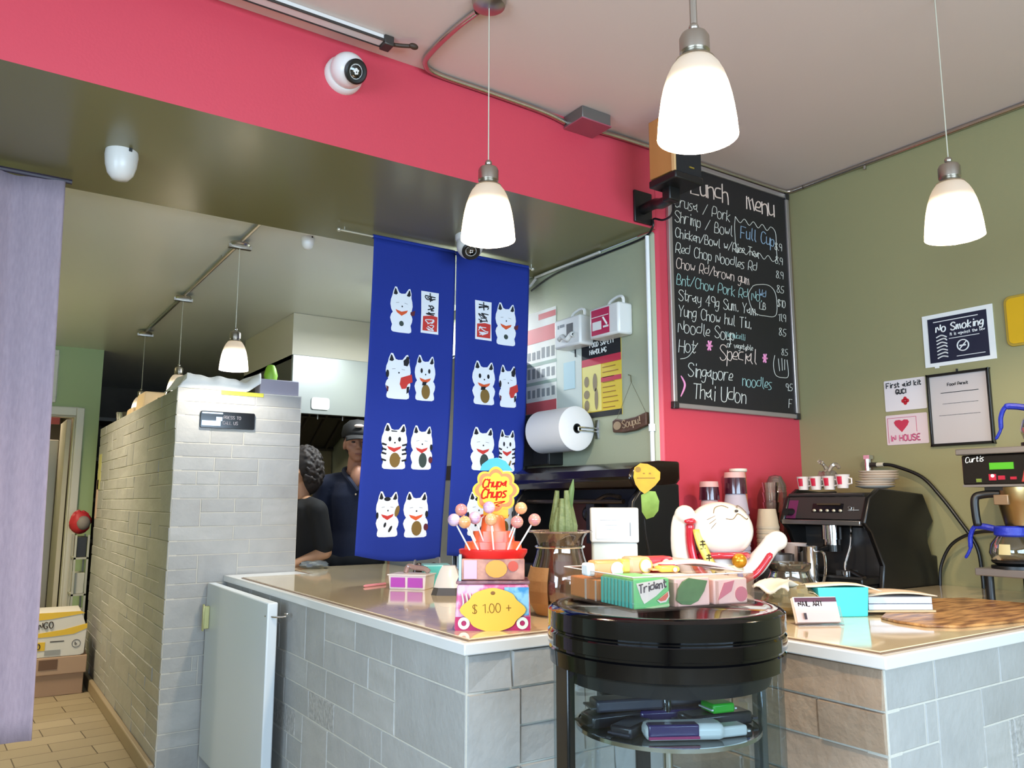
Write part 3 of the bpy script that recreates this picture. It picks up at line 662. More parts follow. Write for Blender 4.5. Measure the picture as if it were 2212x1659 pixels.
solo('cable_trunking', MB().tube([(2.742, 3.20, 2.742), (2.742, 3.80, 2.742)], .008, 8).tube(curve([(2.746, 3.80, 2.735), (2.735, 3.84, 2.70), (2.72, 3.84, 2.69)], 4), .009, 8), mat('pale_trunking', '#cfcac0', .35), 'pale rod and cable clips in the corner between bulkhead and side wall', 'cable clip')
solo('water_pipe', MB().rod((2.745, 2.835, 1.02), (2.745, 2.835, 2.73), .011, 12).cyl(.017, 1.74, 1.775, (2.745, 2.835, 0), 12), mat('white_pipe', '#e6e6e4', .3), 'slim white vertical pipe on the sage wall next to the pink corner', 'pipe')
# ------------------------------------------------------------------ side wall (faces -X): notices, dispensers, towel roll
paper = mat('white_paper', '#e4e2dc', .7); ink = mat('black_ink', '#17171a', .7); redink = mat('red_ink', '#bf2f45', .6); plw = mat('white_plastic', '#dedcd6', .3)
grey = mat('grey_print', '#8d9092', .7)
def wallthing(name, label, cat, y, z, x=XS-.012, group=None):
    """root on a wall that faces -X; local X runs towards the viewer's right (-Y), local -Y out of the wall"""
    return thing(name, label, cat, (x, y, z), -90, group)
pz = wallthing('price_poster', 'tall white and red product price poster beside the blue banner', 'poster', 3.765, 1.90)
obj('sheet', MB().box(-.15,.15,-.003,0,0,.63), paper, pz)
for b_ in ((-.15,.15,.44,.53),(-.02,.15,.575,.61),(-.15,.15,0,.085)): obj('red_band', MB().box(b_[0],b_[1],-.004,-.003,b_[2],b_[3]), mat('poster_red', '#c4545a', .6), pz)
g_ = MB(); rg = random.Random(4)
for r_ in range(3):
    for c_ in range(6): g_.box(-.135+c_*.048, -.105+c_*.048, -.004, -.003, .11+r_*.115, .165+r_*.115+rg.uniform(-.01,.01))
    obj('picture_row', g_, grey, pz); g_ = MB()
for z_ in (.185,.30): obj('pale_band', MB().box(-.15,.15,-.004,-.003,z_,z_+.02), mat('pale_green_print', '#9fb0a4', .7), pz)
nt_ = wallthing('notice_sheet', 'pale notice sheet with small blue note, between price poster and yellow poster', 'notice', 3.50, 1.87)
obj('sheet', MB().box(-.115,.115,-.002,0,0,.40), mat('pale_sage_paper', '#c9cec4', .6), nt_)
obj('blue_note', MB().box(-.045,.055,-.004,-.002,.155,.31), mat('blue_note_paper', '#b3ccd0', .6), nt_)
obj('clip', MB().box(.06,.068,-.006,-.002,.33,.39), ink, nt_)
yp = wallthing('safety_poster', 'black, red and yellow poster with food drawings on the side wall', 'poster', 3.22, 1.845)
obj('sheet', MB().box(-.16,.16,-.003,0,0,.425), mat('poster_yellow', '#d8b72c', .5), yp)
hb_ = obj('black_header', MB().box(-.16,.16,-.004,-.003,.325,.425), ink, yp); obj('black_footer', MB().box(-.16,.16,-.004,-.003,0,.03), ink, yp)
obj('red_band', MB().box(-.16,.16,-.0045,-.003,.285,.325).box(0,.16,-.0045,-.003,.185,.21), redink, yp)
pp_ = obj('picture_panel', MB().box(-.155,0,-.004,-.003,.035,.285), mat('poster_pale_yellow', '#e2d27a', .5), yp)
q = MB()
for a_ in ((-.12,.2,.02,.03),(-.05,.19,.018,.05),(-.12,.13,.024,.024),(-.04,.10,.014,.06),(-.12,.07,.02,.03)): q.prism(ell(a_[0],a_[1],a_[2],a_[3]), -.0055, -.004)
obj('food_pictures', q, mat('picture_grey_brown', '#8c7a5c', .6), pp_)
q = MB()
for k in range(9): q.box(.012,.14-rg.uniform(0,.04),-.0045,-.003,.045+k*.027,.049+k*.027)
obj('text_lines', q, mat('brown_ink', '#8f5a20', .6), yp)
tl_ = MB(); write(tl_, 'FOOD SAFETY', T(-.09,-.0045,.385), .026, .0025); write(tl_, 'HANDLING', T(-.09,-.0045,.345), .026, .0025)
obj('title', tl_, paper, hb_)
for nm, lb, y, z, red in (('glove_dispenser', 'white wall dispenser with open slot and folded top, beside the price poster', 3.39, 2.24, 0), ('first_aid_dispenser', 'white wall dispenser with a crimson label and wire top', 3.08, 2.245, 1)):
    d_ = wallthing(nm, lb, 'dispenser', y, z)
    obj('body', MB().box(-.115,.115,-.10,0,0,.165), plw, d_, bevel=.012)
    if red:
        dl_ = obj('label', MB().box(-.095,.045,-.103,-.10,.015,.15), mat('crimson_label', '#b81f4a', .4), d_)
        obj('label_print', MB().box(-.085,-.015,-.105,-.103,.04,.085).box(-.09,.04,-.105,-.103,.108,.112).tube([(0,-.104,.10),(.03,-.104,.06)],.006,5).box(.0,.04,-.105,-.103,.045,.055), paper, dl_)
    else:
        obj('slot', MB().box(-.0,.055,-.102,-.095,.06,.125), mat('slot_dark', '#37373c', .5), d_)
        obj('tissue', MB().grid(lambda u, v: (-.06+.13*u, -.103-.02*math.sin(PI*v), .035+.03*v+.012*math.sin(u*9)), 8, 4), paper, d_, thick=.002)
        obj('print', MB().box(-.08,-.07,-.102,-.10,.11,.13).box(-.06,-.02,-.102,-.10,.115,.13), grey, d_)
    obj('carry_handle', MB().tube(curve([(-.02,-.05,.16),(0,-.05,.19),(.06,-.05,.205),(.095,-.05,.195),(.10,-.05,.16)], 6), .008, 8), plw, d_)
tr = wallthing('paper_towel_roll', 'fat white paper towel roll on a wire wall holder', 'paper towel roll', 3.42, 1.78)
TM = T(0,-.135,0) @ R('Y', 90)
obj('roll', MB().lathe([(.026,-.155),(.112,-.155),(.118,-.15),(.118,.15),(.112,.155),(.026,.155)], n=40, M=TM), mat('towel_paper', '#dcdad8', .85, bump=(200,.1)), tr)
obj('core', MB().lathe([(.026,-.156),(.026,.156),(.021,.156),(.021,-.156),(.026,-.156)], n=24, M=TM), mat('core_dark', '#1c1a18', .8), tr)
obj('wire_holder', MB().tube([(.165,-.135,.006),(.165,-.004,.006)], .004).tube([(.165,-.135,-.012),(.165,-.004,-.012)], .004).tube([(.165,-.135,.006),(.165,-.135,-.012)], .004).box(.15,.18,-.008,0,-.05,.05).tube([(-.165,-.135,0),(-.165,-.002,0)], .004).rod((-.165,-.135,0),(.165,-.135,-.003), .004), chrome, tr)
ws = wallthing('wooden_sign', 'small carved wooden sign hanging by a thread on the side wall', 'sign', 2.985, 1.752)
def arc_board(u, v, d): return (-.125+.25*u, -d, .0+.075*v+.05*(u-.35)**2+.02*u)
wm_ = mat('dark_carved_wood', '#5a3c2b', .55, noise=(12, '#42291c', .25, (1,1,5)), bump=(60,.3))
wb = MB(); pol = [(-.125,.02),(-.12,0),(-.04,-.006),(.05,.0),(.125,.02),(.125,.085),(.05,.068),(-.05,.06),(-.10,.07),(-.125,.06)]
obj('board', wb.prism(pol, -.028, -.006), wm_, ws, bevel=.004)
tx = MB(); write(tx, 'Soupu!', T(-.045,-.029,.016) @ R('Y',-6), .038, .0028); tx.prism(ell(-.085,.032,.028,.022), -.031, -.028)
obj('carved_letters', tx, mat('worn_wood_relief', '#9a8266', .6), ws)
obj('thread', MB().tube([(-.11,-.015,.06),(.0,-.004,.25),(.115,-.015,.078)], .0012, 5).tube([(0,-.004,.25),(-.004,-.004,.285),(-.02,-.006,.29)], .003, 5), mat('thread', '#6b6448', .7), ws)
# ------------------------------------------------------------------ right olive wall: signs
def rsign(name, label, cat, y, z, group=None): return thing(name, label, cat, (XR, y, z), -90, group)
ns = rsign('no_smoking_sign', 'navy no smoking sign with white border on the olive wall', 'sign', 1.895, 2.048)
obj('border_sheet', MB().box(-.165,.165,-.004,0,0,.257), paper, ns)
nvp = obj('navy_panel', MB().box(-.138,.138,-.006,-.004,.018,.236), mat('navy_print', '#10142c', .5), ns)
s_ = MB(); write(s_, 'No Smoking', T(-.10,-.0075,.165) @ R('Y', 0), .036, .0034, slant=.1); write(s_, 'It is against the law', T(-.035,-.007,.140), .014, .0013); s_.box(-.11,.10,-.007,-.006,.215,.219).box(-.04,.10,-.007,-.006,.125,.128).box(-.01,.12,-.007,-.006,.035,.038)
for k in range(7): s_.tube(curve([(-.10,-.007,.14-k*.017),(-.075+.01*(k%2),-.007,.148-k*.017),(-.05,-.007,.136-k*.016)], 4), .0032, 4)
C_ = [(.022+.026*math.cos(a),-.007,.085+.026*math.sin(a)) for a in [2*PI*i/20 for i in range(21)]]
s_.tube(C_, .003, 5).tube([(.004,-.007,.067),(.04,-.007,.103)], .0028, 5).box(.006,.036,-.0075,-.006,.081,.088)
obj('lettering', s_, paper, nvp, smooth=False)
obj('tape_tab', MB().box(-.12,-.10,-.003,0,-.008,.002), paper, ns)
ce = rsign('framed_certificate', 'black framed certificate below the no smoking sign', 'certificate', 1.91, 1.662)
obj('frame', MB().box(-.145,.145,-.02,0,0,.012).box(-.145,.145,-.02,0,.336,.348).box(-.145,-.135,-.02,0,0,.348).box(.133,.145,-.02,0,0,.348), mat('black_frame', '#12100f', .3), ce, bevel=.002)
doc_ = obj('document', MB().box(-.137,.135,-.006,-.001,.01,.338), mat('certificate_paper', '#b9b0ac', .5), ce)
q = MB().box(-.085,.09,-.0075,-.006,.252,.255).box(-.08,.085,-.0075,-.006,.2,.2015).box(-.10,.09,-.0075,-.006,.145,.1465)
write(q, 'Food Permit', T(-.05,-.0075,.285), .014, .0015)
obj('print', q, ink, doc_, smooth=False)
obj('hanging_hook', MB().box(-.003,.002,-.012,0,.349,.362), ink, ce)
fa = rsign('first_aid_sign', 'white first aid sign with small red cross', 'sign', 2.175, 1.852)
obj('plate', MB().prism(rrect(-.107,.107,0,.157,.006), -.003, 0), mat('sign_white_gloss', '#d8d0ce', .25), fa)
q = MB(); write(q, 'First aid kit', T(-.094,-.0045,.118), .026, .0026); write(q, 'GUCI', T(-.045,-.0045,.085), .022, .0032); obj('lettering', q, ink, fa, smooth=False)
q = MB()
for a_ in ((0,.058),(0,.036),(-.011,.047),(.011,.047)): q.prism(ell(a_[0],a_[1],.009,.010), -.0045, -.003)
obj('red_cross', q, mat('cross_red', '#b5202c', .4), fa)
ha = rsign('heart_sign', 'white and pink sign with red heart, under the first aid sign', 'sign', 2.178, 1.682)
obj('plate', MB().prism(rrect(-.107,.107,0,.150,.006), -.003, 0), mat('sign_pinkish', '#d3bfbf', .25), ha)
obj('heart', MB().prism([(-.05+.03*math.cos(t), .10+.02*math.sin(t)) if t < PI*.0 else (0,0) for t in ()] or [(-.064,.112),(-.055,.122),(-.035,.124),(-.022,.118),(-.01,.124),(.008,.122),(.014,.112),(.006,.095),(-.025,.062),(-.056,.095)], -.0045, -.003), mat('heart_red', '#b8344a', .4), ha)
q = MB(); write(q, 'IN HOUSE', T(-.085,-.0045,.018), .03, .003); q.box(-.098,.05,-.004,-.003,.134,.136).box(-.098,-.096,-.004,-.003,.01,.136).box(.05,.052,-.004,-.003,.06,.136)
obj('lettering', q, mat('pink_red_ink', '#b4476a', .5), ha, smooth=False)
ysn = rsign('yellow_sign', 'rounded yellow sign with tan rim at the right edge', 'sign', 1.49, 2.09)
obj('rim', MB().prism(rrect(-.19,.19,0,.232,.03), -.008, 0), mat('tan_rim', '#a98a2c', .5), ysn, bevel=.002)
obj('face', MB().prism(rrect(-.178,.178,.012,.22,.022), -.011, -.008), mat('yellow_face', '#d3a312', .4), ysn)
# ------------------------------------------------------------------ back counter along pink and olive walls
solo('back_counter', MB().box(2.95, XR-.005, 2.09, YP-.005, 0, .965).box(2.93, XR-.004, 2.075, YP-.004, .965, 1.006), [mat('cabinet_grey', '#6f6a62', .5)], 'grey back counter in the corner carrying the espresso machine', 'counter', bevel=.004)
ZB = 1.006
# paper cup stacks and dark tumblers
def cups(label, x, y, n, r0, m, group, step=.021, h=.095, k=.78):
    for i in range(n):
        solo('paper_cup', MB().lathe([(0,h),(r0*k*.92,h),(r0*k,h-.004),(r0*.965,.014),(r0,.012),(r0,0),(r0*.95,0),(r0*k*.95,h-.006),(0,h-.006)], n=24), m, label, 'cup', (x, y, ZB+i*step), 0, group)
lav = mat('cup_lavender', '#a79aa2', .6); tan_ = mat('cup_tan', '#b39f84', .6); ora = mat('cup_orange', '#b8623a', .5); plum = mat('cup_plum', '#3c1420', .15, coat=.6)
cups('upturned grey paper cup in the tall stack against the pink wall', 3.055, 2.60, 15, .062, lav, 'grey paper cups in the tall stack', .024)
cups('upturned tan paper cup in the stack before the orange column', 3.245, 2.57, 13, .055, tan_, 'tan paper cups by the orange column', .022)
def tumbler(label, x, y, z, h, r, base):
    t_ = thing('tumbler', label, 'cup', (x, y, z))
    obj('cup_body', MB().lathe([(0,h),(r*.86,h),(r*.9,h-.012),(r,0),(0,0)], n=28), plum, t_)
    obj('pale_base', MB().lathe([(0,h+.002),(r*.87,h+.002),(r*.905,h-.012),(r*.93,h-.024),(r*.885,h-.024)], n=28), mat('cup_base_pink', '#c8938a', .5), t_)
    return t_
tumbler('glossy dark plum tumbler upside down on the tallest grey cup stack', 3.055, 2.60, ZB+.095+14*.024, .10, .055, 1)
cups('pale pink paper cup stacked under the smaller plum tumbler', 2.94, 2.66, 13, .05, mat('cup_pale_pink', '#c49a94', .6), 'pale pink cups under the small tumbler', .026, .09)
tumbler('smaller plum tumbler upside down on the low pale cup stack', 2.94, 2.66, ZB+.09+12*.026, .085, .049, 1)
oc = thing('cup_column', 'slim orange cup column with white rim behind the tan cups', 'cups', (3.20, 2.70, ZB))
obj('column', MB().lathe([(0,.555),(.036,.555),(.038,.54),(.05,0),(0,0)], n=24), ora, oc)
obj('rim', MB().lathe([(.036,.557),(.043,.557),(.044,.545),(.039,.54)], n=24), mat('cup_rim_cream', '#d6c8b4', .5), oc)
# ------------------------------------------------------------------ espresso machine (faces the counter, -X)
blk = mat('machine_black', '#0c0a09', .35); dgrey = mat('machine_grey', '#34302f', .4, .3)
es = thing('espresso_machine', 'black espresso machine with cups on top, below the olive wall', 'espresso machine', (3.30, 2.297, ZB), -90)
# local: X right (-Y world), Y into the wall (+X world), Z up
prof = [(.06,0),(.545,0),(.545,.14),(.50,.145),(.475,.20),(.475,.255),(.535,.30),(.46,.43),(.10,.455),(.02,.41),(-.03,.30),(.02,.26),(.10,.11),(.08,.02)]
def yz(poly, x0, x1):
    n = len(poly); mb = MB()
    vs = [(x0, y, z) for y, z in poly]+[(x1, y, z) for y, z in poly]
    return mb.add(vs, [tuple(range(n)), tuple(range(2*n-1, n-1, -1))]+[(i, i+n, (i+1) % n+n, (i+1) % n) for i in range(n)])
obj('side_panel', yz(prof, .20, .225), blk, es, bevel=.006); obj('side_panel', yz(prof, -.225, -.20), blk, es, bevel=.006)
obj('body', yz([(.16,.0),(.53,.0),(.53,.13),(.47,.19),(.46,.26),(.52,.30),(.45,.425),(.10,.435),(.05,.40),(.0,.31),(.02,.30),(.16,.27)], -.20, .20), blk, es)
obj('upper_panel', yz([(-.012,.315),(.028,.415),(.034,.413),(-.004,.313)], -.199, .199), dgrey, es)
obj('chrome_strip', MB().box(-.205,.205,-.036,-.015,.288,.31), mat('satin_steel', '#8f8a87', .3, .9), es, bevel=.003)
obj('button_panel', yz([(-.002,.345),(.012,.385),(.016,.383),(.002,.343)], -.06, .10), mat('panel_black', '#060505', .2), es)
bt = MB()
for k in range(5): bt.ball((-.045+k*.034, -.002, .353), (.009,.006,.007), 10, 6)
obj('button_row', bt, mat('button_pale', '#bdb39a', .3, .4), es)
obj('button_bar', MB().box(-.035,.085,.004,.012,.378,.386), mat('bronze_bar', '#6e5c47', .3, .8), es)
obj('badge', MB().box(.13,.18,.0,.004,.355,.358), grey, es)
q = MB(); write(q, 'SM', T(.125,.002,.352) @ R('X',-18), .022, .0014); obj('lettering', q, mat('badge_silver', '#8f8c88', .3, .7), es)
obj('purple_panel', yz([(-.014,.315),(.022,.40),(.027,.398),(-.009,.313)], -.197, -.145), mat('plum_panel', '#5d2347', .3), es)
obj('steam_knob', MB().tube([(-.17,-.05,.345),(-.17,.0,.345)], .017, 14), black, es)
obj('group_head', MB().cyl(.045,.22,.285,(-.01,.07,0),24).cyl(.038,.195,.22,(-.01,.07,0),24), chrome, es)
pf = MB().cyl(.04,.165,.195,(-.01,.07,0),20).rod((-.01,.03,.18),(-.02,-.09,.165), .013, 10)
obj('portafilter', pf, mat('dark_chrome', '#3a3836', .2, .8), es)
obj('steam_wand', MB().tube(curve([(.10,.06,.285),(.11,.03,.20),(.10,.0,.12),(.105,-.01,.085)],5), .006, 8).cyl(.018,.05,.085,(.105,-.01,0),12), chrome, es)
obj('wand_block', MB().box(.06,.13,-.02,.05,.035,.09), mat('satin_steel_dark', '#4b4a4a', .3, .7), es, bevel=.004)
obj('lever', MB().rod((.12,.0,.085),(.20,-.02,.06), .012, 10), blk, es)
obj('drip_tray', MB().box(-.205,.205,-.045,.16,.03,.06).box(-.20,.20,-.03,.16,0,.03), blk, es, bevel=.006)
obj('tray_edge', MB().box(-.206,.206,-.05,-.044,.056,.066), mat('tray_edge_grey', '#4a4745', .3, .6), es)
obj('back_splash', MB().box(-.20,.20,.14,.165,.06,.28), mat('splash_steel', '#4c4948', .35, .7), es)
obj('top_rail', MB().tube([(-.20,.03,.425),(.19,.03,.425)], .008).tube([(-.20,.03,.425),(-.20,.40,.44)], .008), dgrey, es)
# cups, plates on top
rc2 = mat('red_logo', '#b51f38', .4)
for k in range(4):
    c_ = thing('paper_cup', ('first', 'second', 'third', 'fourth')[k]+' small white cup with red mark from the left on the espresso machine', 'cup', (3.385+.004*k, 2.455-.068*k, 1.462 if k == 3 else 1.456), -90, 'cups on the espresso machine')
    obj('cup_body', MB().lathe([(0,0),(.024,0),(.032,.062),(.033,.064),(.030,.064),(.022,.004),(0,.004)], n=24), mat('cup_porcelain', '#cdbfb6', .3), c_)
    obj('red_mark', MB().lathe([(.0275,.018),(.0325,.055)], n=6, a0=-1.9, a1=-1.1), rc2, c_)
    obj('cup_handle', MB().tube([(.029,0,.048),(.046,0,.044),(.046,0,.022),(.027,0,.018)], .004, 6), mat('cup_porcelain', '#cdbfb6', .3), c_)
for k in range(7):
    solo('saucer', MB().lathe([(0,0),(.05,0),(.085,.010),(.088,.013),(.085,.014),(.05,.004),(0,.004)], n=32), mat('saucer_cream', '#dccbb8', .3), 'cream saucer in the stack on the espresso machine', 'saucer', (3.56+.003*(k % 2), 2.17+(.0 if k > 2 else .02), 1.461+k*.0115), 0, 'saucers stacked on the espresso machine')
bg = thing('plastic_bag', 'clear crumpled plastic bag behind the cups on the espresso machine', 'bag', (3.50, 2.40, 1.46))
rb = random.Random(5)
def crump(cx, cy_, rx, rz, n=14, m=10, amp=.25, seed=1):
    r_ = random.Random(seed); mb = MB(); b_ = MB().ball((cx, cy_, rz), (rx, rx*.8, rz), n, m)
    c0 = Vector((cx, cy_, rz)); off = {}
    for v in b_.v:
        kx = (round(v.x, 4), round(v.y, 4), round(v.z, 4))
        if kx not in off: off[kx] = 1+r_.uniform(-amp, amp)*min(1, (v.z+.001)/rz)
        q_ = c0+(v-c0)*off[kx]; q_.z = max(0, q_.z); mb.v.append(q_)
    mb.f = b_.f; mb.m = b_.m; return mb
bagm = clear('bag_film', '#f4ece2', .25, .12, .22, '#cbbba8')
obj('bag', crump(0, 0, .06, .045, seed=3), bagm, bg)
obj('twisted_ears', MB().tube(curve([(0,0,.07),(.01,.01,.10),(-.012,.02,.13),(-.03,.02,.135)],5), [.012,.01,.008,.008,.008]*4+[.004], 6).tube(curve([(0,0,.07),(.02,-.01,.11),(.03,-.03,.12),(.028,-.05,.10)],5), [.01]*15+[.004], 6), bagm, bg)
for k in range(9): solo('plastic_cup', MB().lathe([(0,.001),(.030,0),(.042,.09),(.044,.09)], n=20), clear('cup_plastic', '#efe4dc', .18, .08, .12, '#c9b6a8'), 'clear plastic cup stacked between pink wall and espresso machine', 'cup', (3.36, 2.635, ZB+k*.05), 0, 'clear plastic cups in one stack')
solo('cup_sleeve', MB().lathe([(0,.002),(.04,0),(.055,.44)], n=20), clear('cup_plastic', '#efe4dc', .18, .08, .12, '#c9b6a8'), 'tall clear plastic sleeve under domed covers behind the espresso machine', 'sleeve', (3.46, 2.68, ZB))
for k in range(3): solo('domed_cover', MB().lathe([(.055,0),(.05,.02),(.03,.06),(0,.068)], n=20), clear('cup_plastic', '#efe4dc', .18, .08, .12, '#c9b6a8'), 'domed clear plastic cover in the pile behind the espresso machine', 'cover', (3.46, 2.68, ZB+.44+k*.012), 0, 'domed covers behind the espresso machine')
# steel pitcher, cardboard cup by the espresso machine
pt = thing('milk_pitcher', 'shiny steel milk pitcher in front of the espresso machine', 'pitcher', (3.185, 2.31, ZB), -90)
obj('body', MB().lathe([(0,0),(.046,0),(.048,.01),(.046,.19),(.047,.194),(.044,.194),(.043,.01),(0,.01)], n=32), chrome, pt)
obj('pitcher_handle', MB().tube(curve([(.046,0,.17),(.085,0,.165),(.09,0,.10),(.075,0,.04),(.047,0,.035)],6), .006, 8), chrome, pt)
pc = thing('takeaway_cup', 'pale takeaway cup with round brown logo left of the steel pitcher', 'cup', (3.20, 2.385, ZB), -90)
obj('cup_body', MB().lathe([(0,0),(.036,0),(.05,.20),(.052,.204),(.049,.204),(.034,.006),(0,.006)], n=28), mat('cup_beige', '#b9a49a', .5), pc)
obj('round_logo', MB().cyl(.017,0,.003,(0,0,0),20,0,T(0,-.046,.14) @ R('X',90)), mat('logo_brown', '#8a5a4c', .5), pc)
obj('red_logo', MB().box(-.02,.0,-.041,-.037,.03,.075), rc2, pc)
kb = thing('knock_box', 'dark steel bowl behind the waving arm of the cat figurine', 'bowl', (3.06, 2.40, ZB))
obj('bowl', MB().lathe([(0,0),(.07,0),(.085,.05),(.09,.16),(.085,.16),(.08,.05),(0,.01)], n=28), mat('dark_steel', '#6b6460', .3, .9), kb)
# ------------------------------------------------------------------ coffee brewer at right
bw_ = thing('coffee_brewer', 'coffee brewer with green display and brass brew basket at right', 'coffee brewer', (3.40, 1.47, ZT), -90)
bst = mat('brewer_steel', '#8d8580', .35, .6)
obj('base_plate', MB().box(-.205,.25,0-.02,.38,.095,.125), bst, bw_, bevel=.004)
for sx_ in (-.17,.2):
    for sy_ in (.02,.34): obj('foot', MB().cyl(.016,0,.095,(sx_,sy_,0),12), black, bw_)
obj('column', MB().box(-.12,.2,.22,.38,.125,.47), mat('brewer_column_grey', '#5c5858', .4, .5), bw_, bevel=.004)
chd_ = obj('control_head', MB().box(-.23,.25,-.005,.38,.455,.575), mat('brewer_panel', '#17110e', .25), bw_, bevel=.006)
obj('lower_trim', MB().box(-.23,.25,-.008,.38,.447,.456), bst, bw_)
obj('top_plate', MB().box(-.245,.25,-.02,.39,.577,.602), bst, bw_, bevel=.004)
obj('display', MB().box(-.12,-.03,-.009,-.004,.515,.542), mat('lcd_green', '#3c8a12', .4, emit=('#4da31c', .35)), chd_)
q = MB(); write(q, 'Curtis', T(-.213,-.008,.545) @ R('Y',-4), .022, .0016, slant=.25); obj('lettering', q, paper, chd_, smooth=False)
obj('button_red', MB().box(-.125,-.098,-.010,-.004,.472,.497).box(-.09,-.065,-.010,-.004,.474,.49).box(-.045,-.022,-.010,-.004,.474,.485), mat('button_red', '#a81e34', .3), chd_)
obj('indicator_lamp', MB().ball((-.11,-.011,.49), .006), mat('led_white', '#ffffff', .3, emit=('#ffffff', 3)), chd_)
obj('button_green', MB().box(-.175,-.155,-.009,-.004,.466,.48), mat('button_green', '#6c7a34', .3), bw_)
obj('red_tap_handle', MB().prism([(.01,.462),(.055,.462),(.075,.535),(.03,.535)], -.05, -.01), mat('tap_red', '#a33a34', .35), bw_, bevel=.004)
obj('tap', MB().tube([(.085,-.0,.50),(.085,-.06,.50),(.085,-.06,.46)], .013, 10), chrome, bw_)
obj('wood_knob', MB().ball((.10,-.05,.555), (.035,.03,.022)), mat('knob_tan', '#a98a5c', .5), bw_)
brass = mat('brushed_brass', '#b09668', .32, 1)
obj('brew_basket', MB().lathe([(.095,.445),(.095,.40),(.088,.385),(.07,.295),(.06,.29),(0,.29)], (-.05,.09,0), 40, sx=1.0), brass, bw_)
obj('basket_slot', MB().box(-.115,-.06,-.01,.03,.375,.415), mat('slot_brown', '#8f7458', .4, .5), bw_, bevel=.003)
obj('basket_handle', MB().tube(curve([(-.10,.02,.42),(-.165,.01,.415),(-.19,.0,.40),(-.19,-.005,.34),(-.185,-.005,.29)],6), [.016]*24+[.012], 10), black, bw_)
obj('basket_rail', MB().box(-.15,-.02,.0,.16,.432,.446), black, bw_)
dg = clear('decanter_glass', '#e9e4da', .14, .03, .06, '#6f675c'); ribb = mat('blue_ribbon', '#1a2a9c', .45, bump=(80,.3))
def decanter(label, x, y, z, coffee):
    d_ = thing('coffee_decanter', label, 'decanter', (x, y, z), -90)
    obj('glass_bowl', MB().lathe([(0,0),(.055,0),(.075,.015),(.085,.05),(.078,.085),(.055,.115),(.05,.135),(.056,.15)], n=36), dg, d_)
    obj('ribbon_band', MB().lathe([(.052,.112),(.062,.12),(.06,.15),(.052,.155)], n=36), ribb, d_)
    obj('ribbon_tail', MB().tube(curve([(-.055,0,.14),(-.10,-.01,.15),(-.13,-.02,.148),(-.15,-.02,.11),(-.155,-.02,.06),(-.175,-.025,.02)],6), [.013]*12+[.009]*12+[.006]*6+[.003], 8), ribb, d_)
    if coffee:
        obj('base_band', MB().lathe([(.058,0),(.077,.012),(.079,.02),(.06,.002)], n=36), black, d_)
        obj('label', MB().lathe([(.0805,.06),(.0865,.045),(.0855,.085),(.082,.088)][:2]+[(.0805,.085)], n=6, a0=-1.75, a1=-1.25), mat('label_cream', '#b9a878', .6), d_)
    return d_
wr2 = thing('warming_plate', 'black warming plate under the lower decanter', 'warmer', (3.46, 1.56, ZT+.125))
obj('plate', MB().cyl(.08,0,.012,n=32), black, wr2)
decanter('glass coffee decanter with blue ribbon on the brewer base', 3.46, 1.56, ZT+.137, 1)
decanter('glass coffee decanter with blue ribbon on top of the brewer', 3.50, 1.42, ZT+.620, 0)
wr3 = thing('warming_plate', 'dark warming plate under the upper decanter', 'warmer', (3.50, 1.42, ZT+.602))
obj('plate', MB().cyl(.085,0,.018,n=32), black, wr3)
# water valve, hoses
vl = thing('water_valve', 'chrome water valve with black hose on the olive wall', 'valve', (XR, 2.375, 1.54), -90)
obj('body', MB().rod((0,0,.05),(0,-.05,.05), .012).rod((0,-.04,-.0),(0,-.04,.09), .014).box(-.014,.018,-.055,-.02,.075,.095), chrome, vl)
obj('nut', MB().rod((.014,-.04,.045),(.05,-.04,.045), .013, 8), mat('steel_dark', '#777069', .3, .9), vl)
obj('hose_end', MB().rod((.05,-.04,.045),(.085,-.04,.045), .011, 10), mat('hose_end_cream', '#c9bfa8', .4), vl)
hs = [(.085,-.04,.045),(.14,-.035,.035),(.267,-.03,-.02),(.35,-.03,-.11),(.428,-.03,-.22),(.50,-.03,-.34),(.514,-.03,-.46),(.515,-.03,-.527)]
obj('hose', MB().tube(curve(hs, 7), .0085, 10), black, vl)
solo('power_cable', MB().tube(curve([(XR-.058, 2.04, ZT), (XR-.058, 2.03, 1.10), (XR-.058, 1.985, 1.19), (XR-.058, 1.92, 1.24), (XR-.058, 1.84, 1.265), (XR-.06, 1.73, 1.27), (XR-.10, 1.65, 1.26)], 6), .0075, 8), black, 'black cable looping up the olive wall behind the coffee brewer', 'cable')
# ------------------------------------------------------------------ round display case in the notch of the counter
ccx, ccy, CR_, LZ = 1.445, 1.467, .285, 1.15
gb = mat('gloss_black', '#040406', .06, spec=.35, coat=.25)
case = thing('display_case', 'round black topped glass display case standing in the notch of the counter', 'display case', (ccx, ccy, 0))
R_ = CR_
obj('lid', MB().lathe([(0,LZ-.004),(R_-.045,LZ-.004),(R_-.04,LZ),(R_-.012,LZ),(R_,LZ-.008),(R_+.001,LZ-.045),(R_-.004,LZ-.05),(R_-.004,LZ-.053),(R_+.001,LZ-.058),(R_+.001,LZ-.085),(R_-.006,LZ-.088),(R_-.006,LZ-.093),(R_-.002,LZ-.097),(R_-.004,LZ-.13),(R_-.02,LZ-.138),(R_-.025,LZ-.138),(0,LZ-.138)], n=72), gb, case)
cg = clear('case_acrylic', '#dfe9ec', .07, .02)
GR = R_-.012
obj('glass_cylinder', MB().lathe([(GR,.50),(GR,LZ-.13)], n=72), cg, case)
obj('lamp_housing', MB().lathe([(GR-.02,LZ-.137),(GR-.03,LZ-.17),(0,LZ-.17)], n=48), mat('housing_dark', '#1b1b1f', .4), case)
obj('base_drum', MB().lathe([(0,.5),(R_-.01,.5),(R_,.49),(R_,.03),(R_-.02,.0),(0,0)], n=72), gb, case)
